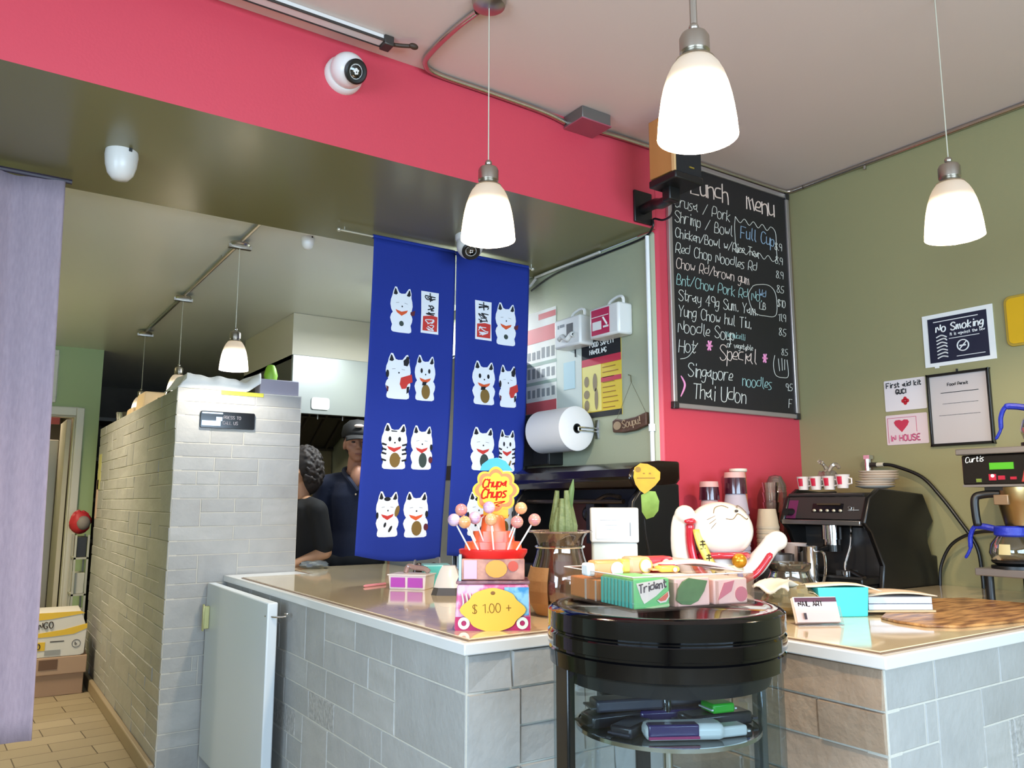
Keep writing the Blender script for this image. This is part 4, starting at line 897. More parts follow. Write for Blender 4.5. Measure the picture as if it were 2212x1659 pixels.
for a in (165, 345, 60):
    x_, y_ = (GR-.008)*math.cos(math.radians(a)), (GR-.008)*math.sin(math.radians(a))
    if a == 165: obj('black_post', MB().box(-.034,.034,-.01,.01,.5,LZ-.13,0,T(x_,y_,0) @ R('Z', a+90)), mat('post_black', '#0b0b0e', .2), case, bevel=.003)
    if a == 345: obj('clear_post', MB().box(-.02,.02,-.008,.008,.5,LZ-.13,0,T(x_,y_,0) @ R('Z', a+90)), clear('post_acrylic', '#cfd4d6', .2, .05, .15, '#9aa0a4'), case, bevel=.003)
    if a == 60: obj('back_post', MB().box(-.02,.02,-.008,.008,.5,LZ-.13,0,T(x_,y_,0) @ R('Z', a+90)), mat('post_black', '#0b0b0e', .2), case, bevel=.003)
SHZ = .872
obj('shelf', MB().lathe([(0,SHZ),(.215,SHZ),(.218,SHZ-.003),(.215,SHZ-.006),(0,SHZ-.006)], n=60), clear('shelf_acrylic', '#b9c4c6', .3, .03, .2, '#6d7678'), case)
obj('shelf_rim', MB().lathe([(.213,SHZ-.008),(.221,SHZ-.006),(.221,SHZ+.003),(.215,SHZ+.003)], n=60), chrome, case)
obj('spindle', MB().cyl(.012,.5,LZ-.17,n=16), chrome, case)
# bars piled on the shelf of the case
def bar(label, x, y, z, L, w, h, rz, body, tip, tilt=0, name='snack_bar', grp=None):
    r = thing(name, label, 'snack', (ccx+x, ccy+y, SHZ+z), rz, grp)
    r.rotation_euler = (math.radians(tilt), 0, math.radians(rz))
    obj('wrapper', MB().box(-L/2*.86, L/2*.86, -w/2, w/2, 0, h), body, r, bevel=min(h, w)*.22)
    obj('crimped_end', MB().box(-L/2, -L/2*.85, -w/2, w/2, h*.35, h*.5).box(L/2*.85, L/2, -w/2, w/2, h*.35, h*.5), tip, r)
    return r
wdk = mat('wrapper_charcoal', '#232126', .3, coat=.3); wpu = mat('wrapper_purple', '#2b2150', .25, coat=.4); wsl = mat('wrapper_slate', '#34323c', .35); wgr = mat('wrapper_green', '#2f9a2c', .3); wwh = mat('wrapper_white', '#c9c8c2', .35); wmg = mat('wrapper_magenta', '#8a2452', .3)
GB = 'dark bars piled on the case shelf'
bar('charcoal wrapped bar lying at the back left of the case shelf', -.10, .06, .001, .21, .062, .030, -10, wdk, wdk)
bar('charcoal bar stacked on top at the left rear of the case pile', -.085, .05, .034, .20, .058, .028, -20, wsl, wdk)
bar('dark bar tilted at the far left edge of the case shelf', -.135, -.02, .001, .12, .055, .026, 20, wdk, wsl)
bar('dark bar lying under the green labelled pack in the case', .085, -.075, .001, .20, .065, .030, -14, wdk, wsl)
bar('dark purple bar lying across the middle of the case pile', .03, .005, .001, .22, .058, .030, -24, wpu, wpu)
bar('slate bar stacked on the purple one in the case pile', .045, .03, .033, .21, .055, .028, -22, wsl, wsl)
bar('purple edged bar on top of the right rear of the case pile', .075, .07, .063, .19, .058, .022, -24, wdk, wpu)
bar('short charcoal bar lying against the back of the case pile', -.01, .13, .001, .18, .05, .06, -15, wdk, wdk)
bar('small pack with bright green label on the right of the case pile', .085, -.085, .033, .07, .055, .022, -14, wgr, wwh)
wb_ = thing('snack_tube', 'white wrapped roll with purple and magenta print at the front of the case shelf', 'snack', (ccx-.065, ccy-.115, SHZ+.001), -30)
obj('wrapper', MB().box(-.09,.09,-.030,.030,0,.036), wwh, wb_, bevel=.013)
obj('purple_print', MB().box(-.085,.03,-.0315,.0,.010,.0367), wpu, wb_, bevel=.004)
obj('magenta_edge', MB().box(-.085,.03,-.032,-.028,.006,.012), wmg, wb_)
bar('pale bar lying at the right of the white roll on the case shelf', .035, -.155, .001, .10, .04, .024, -15, wwh, wwh)
# ------------------------------------------------------------------ clear tray with gum packs on the case
TR = Matrix.Translation((1.468, 1.521, LZ+.001)) @ R('Z', -10.5)
def tp(u, v, z=0): return TR @ Vector((u-.172, v-.172, z))
ac = clear('tray_acrylic', '#fdf8f5', .08, .02, .03, '#d9b9a6')
ty = thing('candy_tray', 'clear acrylic tray of gum on top of the round case', 'tray', TR.translation, -10.5)
tw = MB(); h_ = .078
tw.box(-.172,.172,-.172,.172,0,.004)
for (x0,x1,y0,y1) in ((-.172,.172,-.172,-.168),(-.172,.172,.168,.172),(-.172,-.168,-.168,.168),(.168,.172,-.168,.168)): tw.box(x0,x1,y0,y1,.004,h_)
obj('walls', tw, ac, ty)
rm = MB()
for a_, b_ in (((-.17,-.17),(.17,-.17)),((.17,-.17),(.17,.17)),((.17,.17),(-.17,.17)),((-.17,.17),(-.17,-.17))): rm.rod((a_[0],a_[1],h_),(b_[0],b_[1],h_), .0017, 6)
obj('polished_rim', rm, mat('acrylic_edge', '#e9d9d0', .15), ty)
obj('divider', MB().box(-.05,-.047,-.168,.168,.004,.06).box(.066,.069,-.168,.168,.004,.06).box(-.168,.168,-.0,.003,.004,.06), ac, ty)
def pack(name, label, u, v, z, w, d, h, body, rz=-10.5, tiltx=0, tilty=0, bev=.004):
    r = thing(name, label, 'gum', tp(u, v, z), rz); r.rotation_euler = (math.radians(tiltx), math.radians(tilty), math.radians(rz))
    obj('carton', MB().box(-w/2, w/2, -d/2, d/2, 0, h), body, r, bevel=bev)
    return r
gteal = mat('gum_teal', '#4bb8a8', .35); ggreen = mat('gum_green', '#5cc277', .35); gorange = mat('gum_orange', '#f0985a', .35); gred = mat('gum_red', '#d23a40', .35); gyel = mat('gum_yellow', '#e5c24f', .35); gpink = mat('gum_pink', '#f6cfc8', .4); leafm = mat('mint_leaf_print', '#2f6a35', .4, noise=(40,'#47834a',.3))
p = pack('gum_pack', 'green gum multipack with white label, ribbed teal side, at the front corner of the tray', .058, .085, .005, .098, .145, .068, ggreen)
rb_ = MB()
for k in range(9): rb_.box(-.0545,-.048,-.072+k*.016,-.060+k*.016,.002,.064)
obj('ribbed_sticks', rb_, gteal, p, bevel=.002)
wl_ = obj('white_label', MB().prism([(-.042,.058),(.03,.066),(.04,.05),(.01,.028),(-.022,.012),(-.03,.025)], -.0745, -.0728), paper, p)
q = MB(); write(q, 'Trident', T(-.036,-.0755,.035) @ R('Y', -9), .019, .0016, slant=.15); obj('lettering', q, mat('gum_lettering', '#1b2440', .5), wl_, smooth=False)
obj('watermelon_slice', MB().prism([(.012,.018),(.044,.038),(.046,.026),(.036,.014),(.02,.012)], -.0765, -.0745, 0).prism([(.014,.0195),(.041,.036),(.042,.027),(.034,.018),(.022,.016)], -.0775, -.0764, 1), [paper, mat('melon_red', '#d7604f', .5)], p)
obj('pale_sweep', MB().prism([(-.02,.003),(.046,.010),(.047,.004),(-.0,.001)], -.0745, -.0728), mat('gum_pale_green', '#a7d69a', .4), p)
p = pack('gum_pack', 'pinkish gum pack with one big green mint leaf beside the green pack', .172, .085, .005, .10, .145, .066, gpink)
obj('mint_leaf', MB().prism([(-.05,.016),(-.035,.006),(-.01,.004),(.012,.012),(.03,.034),(.04,.058),(.012,.062),(-.012,.066),(-.03,.058),(-.045,.04)], -.078, -.0735), leafm, p, bevel=.001)
p = pack('gum_pack', 'pale pink gum pack at the right front of the tray', .284, .085, .005, .10, .145, .060, gpink)
obj('print_swirl', MB().prism([(-.04,.01),(.0,.03),(.01,.055),(-.02,.05)], -.0745, -.0728).prism(ell(.03,.022,.018,.018), -.0745, -.0728), mat('swirl_pink', '#cf6f86', .4), p)
p = pack('gum_pack', 'orange gum pack seen through the left side of the tray', .060, .255, .005, .10, .14, .052, gorange)
obj('white_stripe', MB().box(-.0515,-.0495,-.02,-.012,.0,.05).box(-.0515,-.0495,-.07,-.064,0,.05), paper, p)
p = pack('gum_pack', 'gum pack lying flat in the middle rear of the tray', .172, .255, .005, .10, .14, .045, gyel)
p = pack('gum_pack', 'plain cream gum pack in the rear right of the tray', .284, .255, .005, .10, .14, .050, mat('gum_cream', '#e9d7b4', .4))
def toppack(label, u, v, z, w, h, body, end, rz, tilt):
    r = thing('gum_pack', label, 'gum', tp(u, v, z), rz); r.rotation_euler = (math.radians(tilt), 0, math.radians(rz))
    obj('carton', MB().box(-w/2, w/2, -.025, .025, 0, h), body, r, bevel=.008)
    obj('badge', MB().prism(ell(w*.22, h*.5, h*.36, h*.36), -.0275, -.025), mat('badge_cream', '#d9d3bb', .5), r)
    obj('badge_ring', MB().lathe([(h*.36,0),(h*.42,0),(h*.42,.003),(h*.36,.003)], n=20, M=T(w*.22,-.0255,h*.5) @ R('X',90)), end, r)
    obj('crimped_end', MB().box(-w/2-.018,-w/2+.012,-.02,.02,.004,h-.006), end, r, bevel=.006)
    return r
toppack('orange gum pack with white end lying on the left of the tray', .055, .215, .060, .085, .042, gorange, paper, -14, 0)
toppack('yellow and peach gum pack lying on top beside the orange pack', .135, .20, .066, .062, .044, mat('gum_peach', '#e3a274', .35), gyel, -12, 0)
toppack('red gum pack lying on top at the middle of the tray', .215, .235, .064, .088, .042, gred, mat('gum_dark_red', '#a8252f', .3), -14, 0)
toppack('small yellow and orange pack tipped over on the green pack', .195, .15, .073, .055, .015, gyel, gorange, -25, 0)
p = thing('sweet_sheet', 'long pale pink sweet packet sticking up at the rear right of the tray', 'sweets', tp(.30, .22, .058), -14)
obj('packet', MB().grid(lambda u, v: (-.12+.24*u, -.06+.12*v, .012+.022*math.sin(PI*u*.9+.4)+.006*math.sin(v*7)), 16, 8), mat('sweet_pale_pink', '#eec3ba', .35), p, thick=.006)
obj('red_flash', MB().box(-.11,-.07,-.066,-.05,.022,.032), gred, p)
# ------------------------------------------------------------------ lollipop stand on the left counter
cs = thing('lollipop_stand', 'tiered lollipop stand with yellow flower shaped header on the counter', 'sweet stand', (1.40, 2.175, ZT), -33)
cpk = mat('carton_pink', '#d6628f', .4, noise=(28, '#e9b8cc', .08)); cbl = mat('carton_blue', '#3f8fc6', .4, noise=(30, '#8dc4df', .08)); cmg = mat('carton_magenta', '#b51d5a', .4)
obj('lower_box', MB().taper(-.118,.118,-.075,.075,0,.135,.93), cpk, cs, bevel=.006)
obj('clear_lid', MB().box(-.114,.114,-.072,.072,.136,.146), clear('stand_acrylic', '#f2d9de', .15, .05, .25, '#e3a9b8'), cs, bevel=.004)
FT = R('X', -3.6)
obj('blue_print', MB().box(.035,.11,-.0785,-.074,.045,.128), cbl, cs)
obj('magenta_foot', MB().box(-.114,.114,-.0785,-.0745,.0,.04), cmg, cs)
q = MB()
for k in range(6): q.tube(curve([(-.10+k*.013,-.078,.06+.012*(k%3)),(-.09+k*.013,-.079,.08),(-.095+k*.012,-.0765,.11)],4), .0025, 4)
for x_ in (-.088, .09): q.lathe([(.008,0),(.018,0),(.018,.003),(.008,.003)], n=20, M=T(x_,-.0785,.022) @ R('X',90))
obj('candy_print', q, mat('print_pale', '#dfe3d6', .5), cs, smooth=False)
tagp = [(x*.092, .062+z*.062) for x, z in [(math.cos(t)*(1+.10*math.cos(6*t)), math.sin(t)*(1+.05*math.cos(4*t))) for t in [2*PI*i/40 for i in range(40)]]]
ptg = obj('price_tag', MB().prism(tagp, -.0875, -.084), mat('tag_yellow', '#e8b83c', .45), cs)
q = MB(); write(q, '$ 1.00 +', T(-.062,-.0885,.052) @ R('Y',-2), .026, .0011, jit=.03); q.ball((0,-.087,.112), (.008,.002,.006), 12, 6); obj('price_writing', q, mat('tag_pencil', '#8a5a22', .6), ptg, smooth=False)
obj('upper_box', MB().box(-.098,.098,-.06,.06,.148,.212), mat('stand_amber', '#c9907c', .35, noise=(22, '#8f5a50', .15)), cs, bevel=.003)
obj('side_flap', MB().box(-.106,-.098,-.06,.06,.140,.225), mat('flap_pale_blue', '#a9c3cc', .4), cs)
obj('candy_picture', MB().prism(ell(.01,.182,.034,.027), -.063, -.06, 0).prism(ell(.062,.19,.016,.016), -.063, -.06, 1).box(-.09,-.05,-.062,-.06,.152,.208,2), [mat('picture_orange', '#e2973a', .5), mat('picture_red', '#c44a35', .5), mat('print_lilac', '#d2a9c4', .5)], cs)
rdp = mat('stand_red', '#d3201c', .3)
obj('red_tray', MB().lathe([(0,.212),(.098,.212),(.108,.228),(.109,.238),(.105,.240),(.0,.238)], n=48, sy=.66), rdp, cs)
tiers = MB()
tiers.lathe([(.092,.238),(.088,.262),(0,.262)], n=40, sy=.6, mi=0).lathe([(.068,.262),(.064,.295),(0,.295)], n=40, sy=.55).lathe([(.040,.295),(.036,.335),(.028,.345),(0,.348)], n=32, sy=.55)
obj('stepped_holder', tiers, mat('stand_coral', '#e2482f', .3, noise=(6, '#ea7a3a', .2)), cs)
flo = [((.056+.0115*abs(math.cos(4*t)))*math.cos(t), .425+(.056+.0115*abs(math.cos(4*t)))*math.sin(t)) for t in [2*PI*i/96 for i in range(96)]]
def scal(k): return [(x*k, .425+(z-.425)*k) for x, z in flo]
hy = mat('header_yellow', '#f2b31c', .4)
hx = .008
fhd = obj('flower_header', MB().prism([(x*1.12, .425+(z-.425)*1.12) for x, z in flo], -.006, .0, 0, T(hx,.02,0)).box(-.04,.04,-.004,0,.335,.39,0,T(hx,.02,0)), hy, cs)
obj('orange_ring', MB().prism(scal(1.0), -.0075, -.006, 0, T(hx,.02,0)).prism(scal(.82), -.0085, -.0075, 1, T(hx,.02,0)), [mat('header_orange', '#d0763a', .4), hy], fhd)
q = MB(); write(q, 'Chupa', T(-.044+hx,.0105,.432) @ R('Y',-3), .027, .0024, slant=.28, gap=.2); write(q, 'Chups', T(-.048+hx,.0105,.398) @ R('Y',-3), .029, .0026, slant=.28, gap=.2)
q.tube(curve([(-.005+hx,.0105,.384),(.03+hx,.0105,.389),(.0+hx,.0105,.377),(.012+hx,.0105,.374)],5), .0016, 4)
obj('lettering', q, mat('header_red', '#c5201c', .4), fhd, smooth=False)
obj('blue_cap', MB().prism([(-.052,.488),(-.045,.508),(-.022,.525),(.004,.53),(.032,.518),(.055,.488)], -.002, .004, 0, T(hx,.024,0)), mat('cap_blue', '#3a9cba', .4), cs)
lolm = [mat('lolly_orange', '#d98a4a', .2, coat=.6, noise=(25,'#e7b48a',.2)), mat('lolly_pink', '#c06a80', .2, coat=.6, noise=(25,'#dfa57c',.2)), mat('lolly_violet', '#a77fae', .2, coat=.6, noise=(30,'#e0c2c8',.2))]
stk = mat('lolly_stick', '#e6ddd2', .5)
CM_ = cs.matrix_basis.copy(); CM_ = Matrix.Translation((1.40, 2.175, ZT)) @ R('Z', -33)
lols = [(-.072,-.05,.243,-.118,-.075,.325,2,'left end violet'),(-.045,-.056,.243,-.085,-.075,.318,0,'second from left orange'),(.002,-.058,.243,-.006,-.078,.325,0,'front centre amber'),(.045,-.056,.243,.072,-.070,.318,1,'right front pink'),
        (.072,-.05,.243,.125,-.062,.325,1,'far right rosy'),(-.055,-.02,.27,-.098,-.03,.355,1,'left upper pink'),(.045,-.02,.27,.085,-.03,.36,0,'right upper orange'),(-.03,-.03,.27,-.055,-.05,.33,2,'inner left violet'),(.0,-.02,.30,-.012,-.02,.362,2,'top middle violet')]
for bx, by, bz, tx_, ty_, tz, mi, nm in lols:
    a = CM_ @ Vector((bx, by, bz-.006)); b_ = CM_ @ Vector((tx_, ty_, tz))
    l = thing('lollipop', nm+' lollipop leaning out of the sweet stand', 'lollipop', a, 0, 'lollipops in the sweet stand')
    obj('stick', MB().rod((0,0,0), b_-a, .0027), stk, l); d_ = (b_-a).normalized()
    obj('candy', MB().ball(b_-a+d_*.008, .0195, 18, 12).ball(b_-a+d_*.008, (.0205,.0205,.003), 18, 6), lolm[mi], l)
# ------------------------------------------------------------------ other things on the left counter
wp_ = mat('box_white_pink', '#e8dcd6', .3)
pbx = thing('film_box', 'low white box with two magenta windows on the left counter', 'box', (1.70, 3.32, ZT), -50)
obj('box_body', MB().taper(-.085,.085,-.055,.055,0,.062,1.06), wp_, pbx, bevel=.003)
obj('magenta_window', MB().box(-.058,-.052,-.06,.0,0,0), mat('window_magenta', '#b846b0', .3), pbx) if False else None
wmg2 = mat('window_magenta', '#b03fae', .35)
obj('window', MB().box(-.076,-.008,-.0625,-.05,.010,.052), wmg2, pbx); obj('window', MB().box(.006,.076,-.0625,-.05,.010,.052), wmg2, pbx)
obj('rim', MB().box(-.094,.094,-.064,.064,.060,.066), wp_, pbx, bevel=.002)
obj('tape_tongue', MB().tube(curve([(-.04,.02,.066),(-.03,.03,.095),(.0,.03,.09),(.05,.03,.085),(.07,.03,.07)],5), .012, 8), clear('tongue_clear', '#e9cfc8', .2, .1, .5, '#c9a39c'), pbx)
pn = thing('pink_pen', 'pink pen lying left of the magenta windowed box', 'pen', (1.60, 3.50, ZT+.006), 20)
obj('barrel', MB().tube([(-.07,0,0),(-.06,0,0),(.07,0,0)], [.002,.006,.006], 8), mat('pen_pink', '#d98a92', .4), pn)
tb = thing('teal_box', 'small teal box behind the white card reader', 'box', (1.865, 3.40, ZT), -22)
teal = mat('teal_card', '#5fc4bd', .4)
obj('box_body', MB().taper(-.055,.055,-.05,.05,0,.092,1.12), teal, tb, bevel=.002)
obj('lid_edge', MB().box(-.062,.062,-.057,.057,.089,.095), mat('teal_edge', '#9bd9d2', .4), tb)
sg = thing('sunglasses', 'dark folded glasses lying behind the magenta windowed box', 'glasses', (1.88, 3.52, ZT), -20)
obj('lens', MB().ball((-.035,0,.05),(.03,.008,.045),14,10), mat('lens_brown', '#3b2721', .2), sg); obj('lens', MB().ball((.035,0,.05),(.03,.008,.045),14,10), mat('lens_brown', '#3b2721', .2), sg)
obj('temple', MB().tube(curve([(.065,0,.07),(.07,.04,.11),(.06,.09,.105)],5), .006, 6).tube(curve([(-.065,0,.07),(-.05,.05,.10),(-.04,.10,.09)],5), .006, 6), mat('temple_grey', '#8a8580', .4), sg)
td = thing('card_reader', 'white and dark grey card reader beside the lollipop stand', 'card reader', (1.725, 3.03, ZT), -38)
def sec(z, k): 
    return [(x*k[0], y*k[1]+k[2], z) for x, y in ((-1,-.6),(-.6,-1),(.6,-1),(1,-.6),(1,.6),(.6,1),(-.6,1),(-1,.6))]
def loft(secs):
    mb = MB(); n = len(secs[0]); vs = [v for s in secs for v in s]
    return mb.add(vs, [(j*n+i, j*n+(i+1) % n, (j+1)*n+(i+1) % n, (j+1)*n+i) for j in range(len(secs)-1) for i in range(n)]+[tuple(range(n))[::-1], tuple((len(secs)-1)*n+i for i in range(n))])
obj('shell', loft([sec(.018,(.060,.055,0)), sec(.06,(.05,.045,.004)), sec(.10,(.036,.032,.008)), sec(.118,(.026,.022,.012))]), mat('reader_white', '#d6cfc9', .3), td)
obj('dark_base', loft([sec(0,(.068,.062,0)), sec(.03,(.058,.053,0))]), mat('reader_grey', '#47413f', .5), td)
# clear vase in brown paper with a cactus
vs_ = thing('glass_vase', 'clear fluted glass vase with brown paper, between lollipop stand and round case', 'vase', (1.74, 2.27, ZT), 10)
va = clear('vase_glass', '#ecd6c8', .2, .03, .16, '#8d6a58')
obj('glass_body', MB().lathe([(0,.004),(.05,.004),(.075,.02),(.105,.06),(.112,.10),(.100,.155),(.084,.205),(.078,.235),(.085,.262),(.10,.284),(.097,.284),(.082,.262),(.075,.235),(.08,.205),(.096,.155),(.107,.10),(.10,.062),(.072,.024),(.05,.010),(0,.010)], n=40), va, vs_)
obj('lip', MB().lathe([(.098,.28),(.112,.287),(.116,.285),(.114,.281)], n=40), clear('lip_glass', '#f0ddd2', .4, .05, .3, '#c9a994'), vs_)
obj('wire_ring', MB().lathe([(.0855,.228),(.0885,.232),(.0855,.236)], n=40), chrome, vs_)
obj('paper_wrap', MB().lathe([(.085,.004),(.110,.045),(.117,.085),(.116,.12),(.104,.165),(.100,.165),(.113,.12),(.1145,.085),(.107,.045),(.083,.004)], n=18, a0=1.5, a1=3.5), mat('kraft_paper', '#a67c4e', .7, bump=(20,.4)), vs_, smooth=False)
cac = thing('cactus', 'green ribbed cactus with a tall spike standing in the glass vase', 'plant', (1.765, 2.28, ZT+.012), -20)
cgm = mat('cactus_green', '#5d6a3a', .6, noise=(30,'#788356',.2), bump=(60,.4))
ribs = MB()
for k in range(9):
    a = 2*PI*k/9; hh = .385+.035*math.sin(k*2.1)
    ribs.tube([(.024*math.cos(a),.024*math.sin(a),.17),(.034*math.cos(a),.034*math.sin(a),.29),(.022*math.cos(a),.022*math.sin(a),hh)], [.016,.019,.008], 8)
obj('ribbed_stem', ribs, cgm, cac)
obj('spike', MB().tube([(.01,.0,.30),(.02,.0,.36),(.032,0,.42),(.038,0,.455)], [.012,.015,.010,.002], 8), mat('spike_green', '#557040', .5), cac)
obj('root_mass', MB().cyl(.03,.0,.18,n=16), mat('root_brown', '#6a4a3a', .8), cac)
# white dispenser
wd = thing('napkin_dispenser', 'white upright dispenser box with blank label behind the gum tray', 'dispenser', (2.07, 2.36, ZT), -38)
obj('body', MB().box(-.085,.085,-.06,.06,0,.235), mat('dispenser_white', '#c9ccc6', .35), wd, bevel=.008)
obj('upper_cover', MB().box(-.09,.09,-.066,.066,.235,.365), mat('dispenser_cover', '#dddbd6', .3), wd, bevel=.006)
obj('label', MB().box(-.07,.075,-.069,-.066,.25,.335), paper, wd)
obj('label_print', MB().box(-.055,.02,-.07,-.069,.318,.3195).box(-.035,.01,-.07,-.069,.30,.301).box(-.03,.0,-.07,-.069,.285,.286).box(.055,.06,-.07,-.069,.26,.31), grey, wd)
lf = thing('paper_leaf_holder', 'yellow and green paper leaves on a thin black stand', 'decoration', (2.37, 2.48, ZT), -44)
obj('stand', MB().tube(curve([(0,0,0),(.0,0,.12),(-.015,0,.25),(-.02,.004,.34)],5), [.022,.018,.016,.014,.012,.01,.009,.008,.007,.006,.005,.004,.004,.003,.003,.003], 8).cyl(.045,0,.02,n=20), black, lf)
yl = [(-.06,.49),(-.055,.53),(-.03,.548),(.0,.545),(.03,.53),(.052,.51),(.05,.48),(.03,.455),(.0,.43),(-.015,.42),(-.035,.435),(-.052,.46)]
obj('yellow_leaf', MB().prism([(x, z) for x, z in yl], -.012, -.009), mat('leaf_yellow', '#d3a11f', .6, noise=(20,'#bf8d1c',.2)), lf)
obj('leaf_print', MB().box(-.045,.03,-.0135,-.012,.484,.488).box(-.02,-.012,-.0135,-.012,.503,.508).box(.005,.013,-.0135,-.012,.502,.508).prism(ell(-.04,.522,.012,.012), -.0135, -.012), mat('leaf_ink', '#8d6a18', .6), lf)
gl = [(-.03,.415),(.0,.432),(.03,.43),(.045,.39),(.04,.35),(.02,.325),(-.01,.315),(-.028,.345)]
obj('green_leaf', MB().prism(gl, -.008, -.005), mat('leaf_green', '#6f8f33', .6, noise=(20,'#86a548',.2)), lf)
# ------------------------------------------------------------------ waving cat figurine
mk = thing('cat_figurine', 'large white waving cat figurine with red collar behind the gum tray', 'figurine', (2.29, 2.03, ZT), -30)
por = mat('white_porcelain', '#e8dccf', .22, coat=.5); pred = mat('figurine_red', '#b8202f', .25, coat=.4); pgold = mat('figurine_gold', '#c98a1e', .25, .5)
cb = MB()
cb.ball((0,.01,.098),(.115,.095,.097),28,18).ball((0,.0,.15),(.095,.08,.08),24,14).ball((0,-.005,.285),(.120,.110,.103),32,20)
cb.ball((-.05,-.07,.036),(.045,.05,.03),16,10).ball((.05,-.07,.036),(.045,.05,.034),16,10)
cb.tube(curve([(-.07,-.0,.12),(-.135,.0,.18),(-.15,-.01,.27),(-.143,-.02,.335)],6), [.042,.042,.04,.04,.04,.038,.038,.037,.036,.036,.035,.035,.034,.034,.034,.034,.033,.033,.03], 16).ball((-.137,-.035,.342),(.037,.042,.034),18,12)
cb.tube(curve([(.07,-.01,.13),(.12,-.02,.16),(.165,-.03,.215),(.19,-.035,.25)],6), [.045,.044,.043,.042,.041,.04,.04,.039,.038,.037,.036,.035,.034,.034,.034,.034,.034,.034,.034], 16).ball((.198,-.04,.248),(.038,.036,.036),18,12)
HM = T(0,-.005,.285) @ R('Z', 22) @ R('X', -38) @ T(0,.005,-.285)
for s_ in (-1, 1): cb.tube([HM @ Vector(p_) for p_ in ((s_*.06,.02,.355),(s_*.075,.03,.385),(s_*.08,.035,.40))], [.03,.018,.004], 12)
cb.ball((.0,-.095,.268),(.04,.022,.028),16,10,0,HM)
bo = obj('body', cb, por, mk)
rmod = bo.modifiers.new('remesh', 'REMESH'); rmod.mode = 'VOXEL'; rmod.voxel_size = .005; rmod.use_smooth_shade = True
smd = bo.modifiers.new('smooth', 'SMOOTH'); smd.factor = .5; smd.iterations = 8
obj('collar', MB().tube([(.093*math.cos(t), -.005+.084*math.sin(t), .193-.006*math.sin(t)) for t in [2*PI*i/40 for i in range(41)]], .012, 10), pred, mk)
obj('bell', MB().ball((.035,-.098,.182),(.027,.026,.026),18,12), pgold, mk)
obj('inner_sleeve', MB().tube(curve([(-.062,-.06,.11),(-.105,-.05,.16),(-.122,-.045,.24),(-.125,-.055,.312)],6), [.016]*18+[.01], 10).ball((-.127,-.066,.318),(.022,.012,.012),12,8), pred, mk)
obj('inner_sleeve', MB().tube(curve([(.06,-.07,.11),(.115,-.06,.14),(.165,-.065,.205)],6), [.012]*12+[.006], 10), pred, mk)
bnr = MB().grid(lambda u, v: (-.098+.035*u+.09*(1-v)**2-.02*v, -.098-.006*math.sin(PI*u)+.035*v, .075+.215*v), 4, 14)
obj('yellow_banner', bnr, mat('banner_yellow', '#dcbf5a', .35), mk, thick=.004)
q = MB()
for k, s_ in enumerate(('+', 'A', '#')):
    v_ = .75-.22*k; q_ = (-.098+.035*.25+.09*(1-v_)**2-.02*v_, -.106+.035*v_, .075+.215*v_)
    q.tube([(q_[0],q_[1],q_[2]),(q_[0]+.02,q_[1],q_[2]+.002)], .0022, 4).tube([(q_[0]+.01,q_[1],q_[2]+.016),(q_[0]+.011,q_[1],q_[2]-.012)], .0022, 4).tube([(q_[0]+.002,q_[1],q_[2]+.011),(q_[0]+.018,q_[1],q_[2]+.012)], .002, 4).tube([(q_[0]+.002,q_[1],q_[2]-.014),(q_[0]+.02,q_[1],q_[2]-.012)], .002, 4)
obj('banner_characters', q, mat('banner_ink', '#3a2f16', .5), mk, smooth=False)
def onhead(x, z, k=1.012):
    dx, dz = x/.118, (z-.285)/.10; return (x*k, -.005-.108*math.sqrt(max(.02, 1-dx*dx-dz*dz))*k-.002, z)
q = MB()
for s_ in (-1, 1): q.tube(curve([onhead(s_*.075,.298),onhead(s_*.06,.318),onhead(s_*.035,.32),onhead(s_*.02,.303)],5), .0016, 5)
q.tube(curve([(-.05,-.105,.262),(-.03,-.115,.252),(0,-.122,.27),(.03,-.115,.252),(.05,-.105,.262)],5), .0016, 5)
for s_ in (-1, 1):
    for k in range(3): q.tube([onhead(s_*(.075+.002*k),.285-.012*k), onhead(s_*(.098-.002*k),.285-.017*k)], .0011, 4)
q.v = [HM @ v for v in q.v]
obj('face_lines', q, mat('face_line_brown', '#7a5f3c', .5), mk, smooth=False)
obj('nose', MB().ball((0,-.121,.283),(.008,.005,.005),10,8,0,HM), mat('nose_dark', '#3a2c24', .4), mk)
bib_ = MB().grid(lambda u, v: (-.05+.10*u, -.092-.012*math.sin(PI*u)-.004*(1-v), .09+.075*v+.012*abs(u-.5)), 10, 8)
obj('bib', bib_, mat('bib_cream', '#d9c7a2', .35), mk, thick=.004)
obj('bib_pattern', MB().prism([(-.035,.11),(-.02,.145),(-.005,.13),(-.015,.108)], -.113, -.108, 0).prism([(.022,.10),(.045,.11),(.04,.145),(.024,.14)], -.1115, -.104, 1), [mat('pattern_brown', '#5d4326', .5), mat('pattern_blue', '#2a5aa0', .4)], mk)
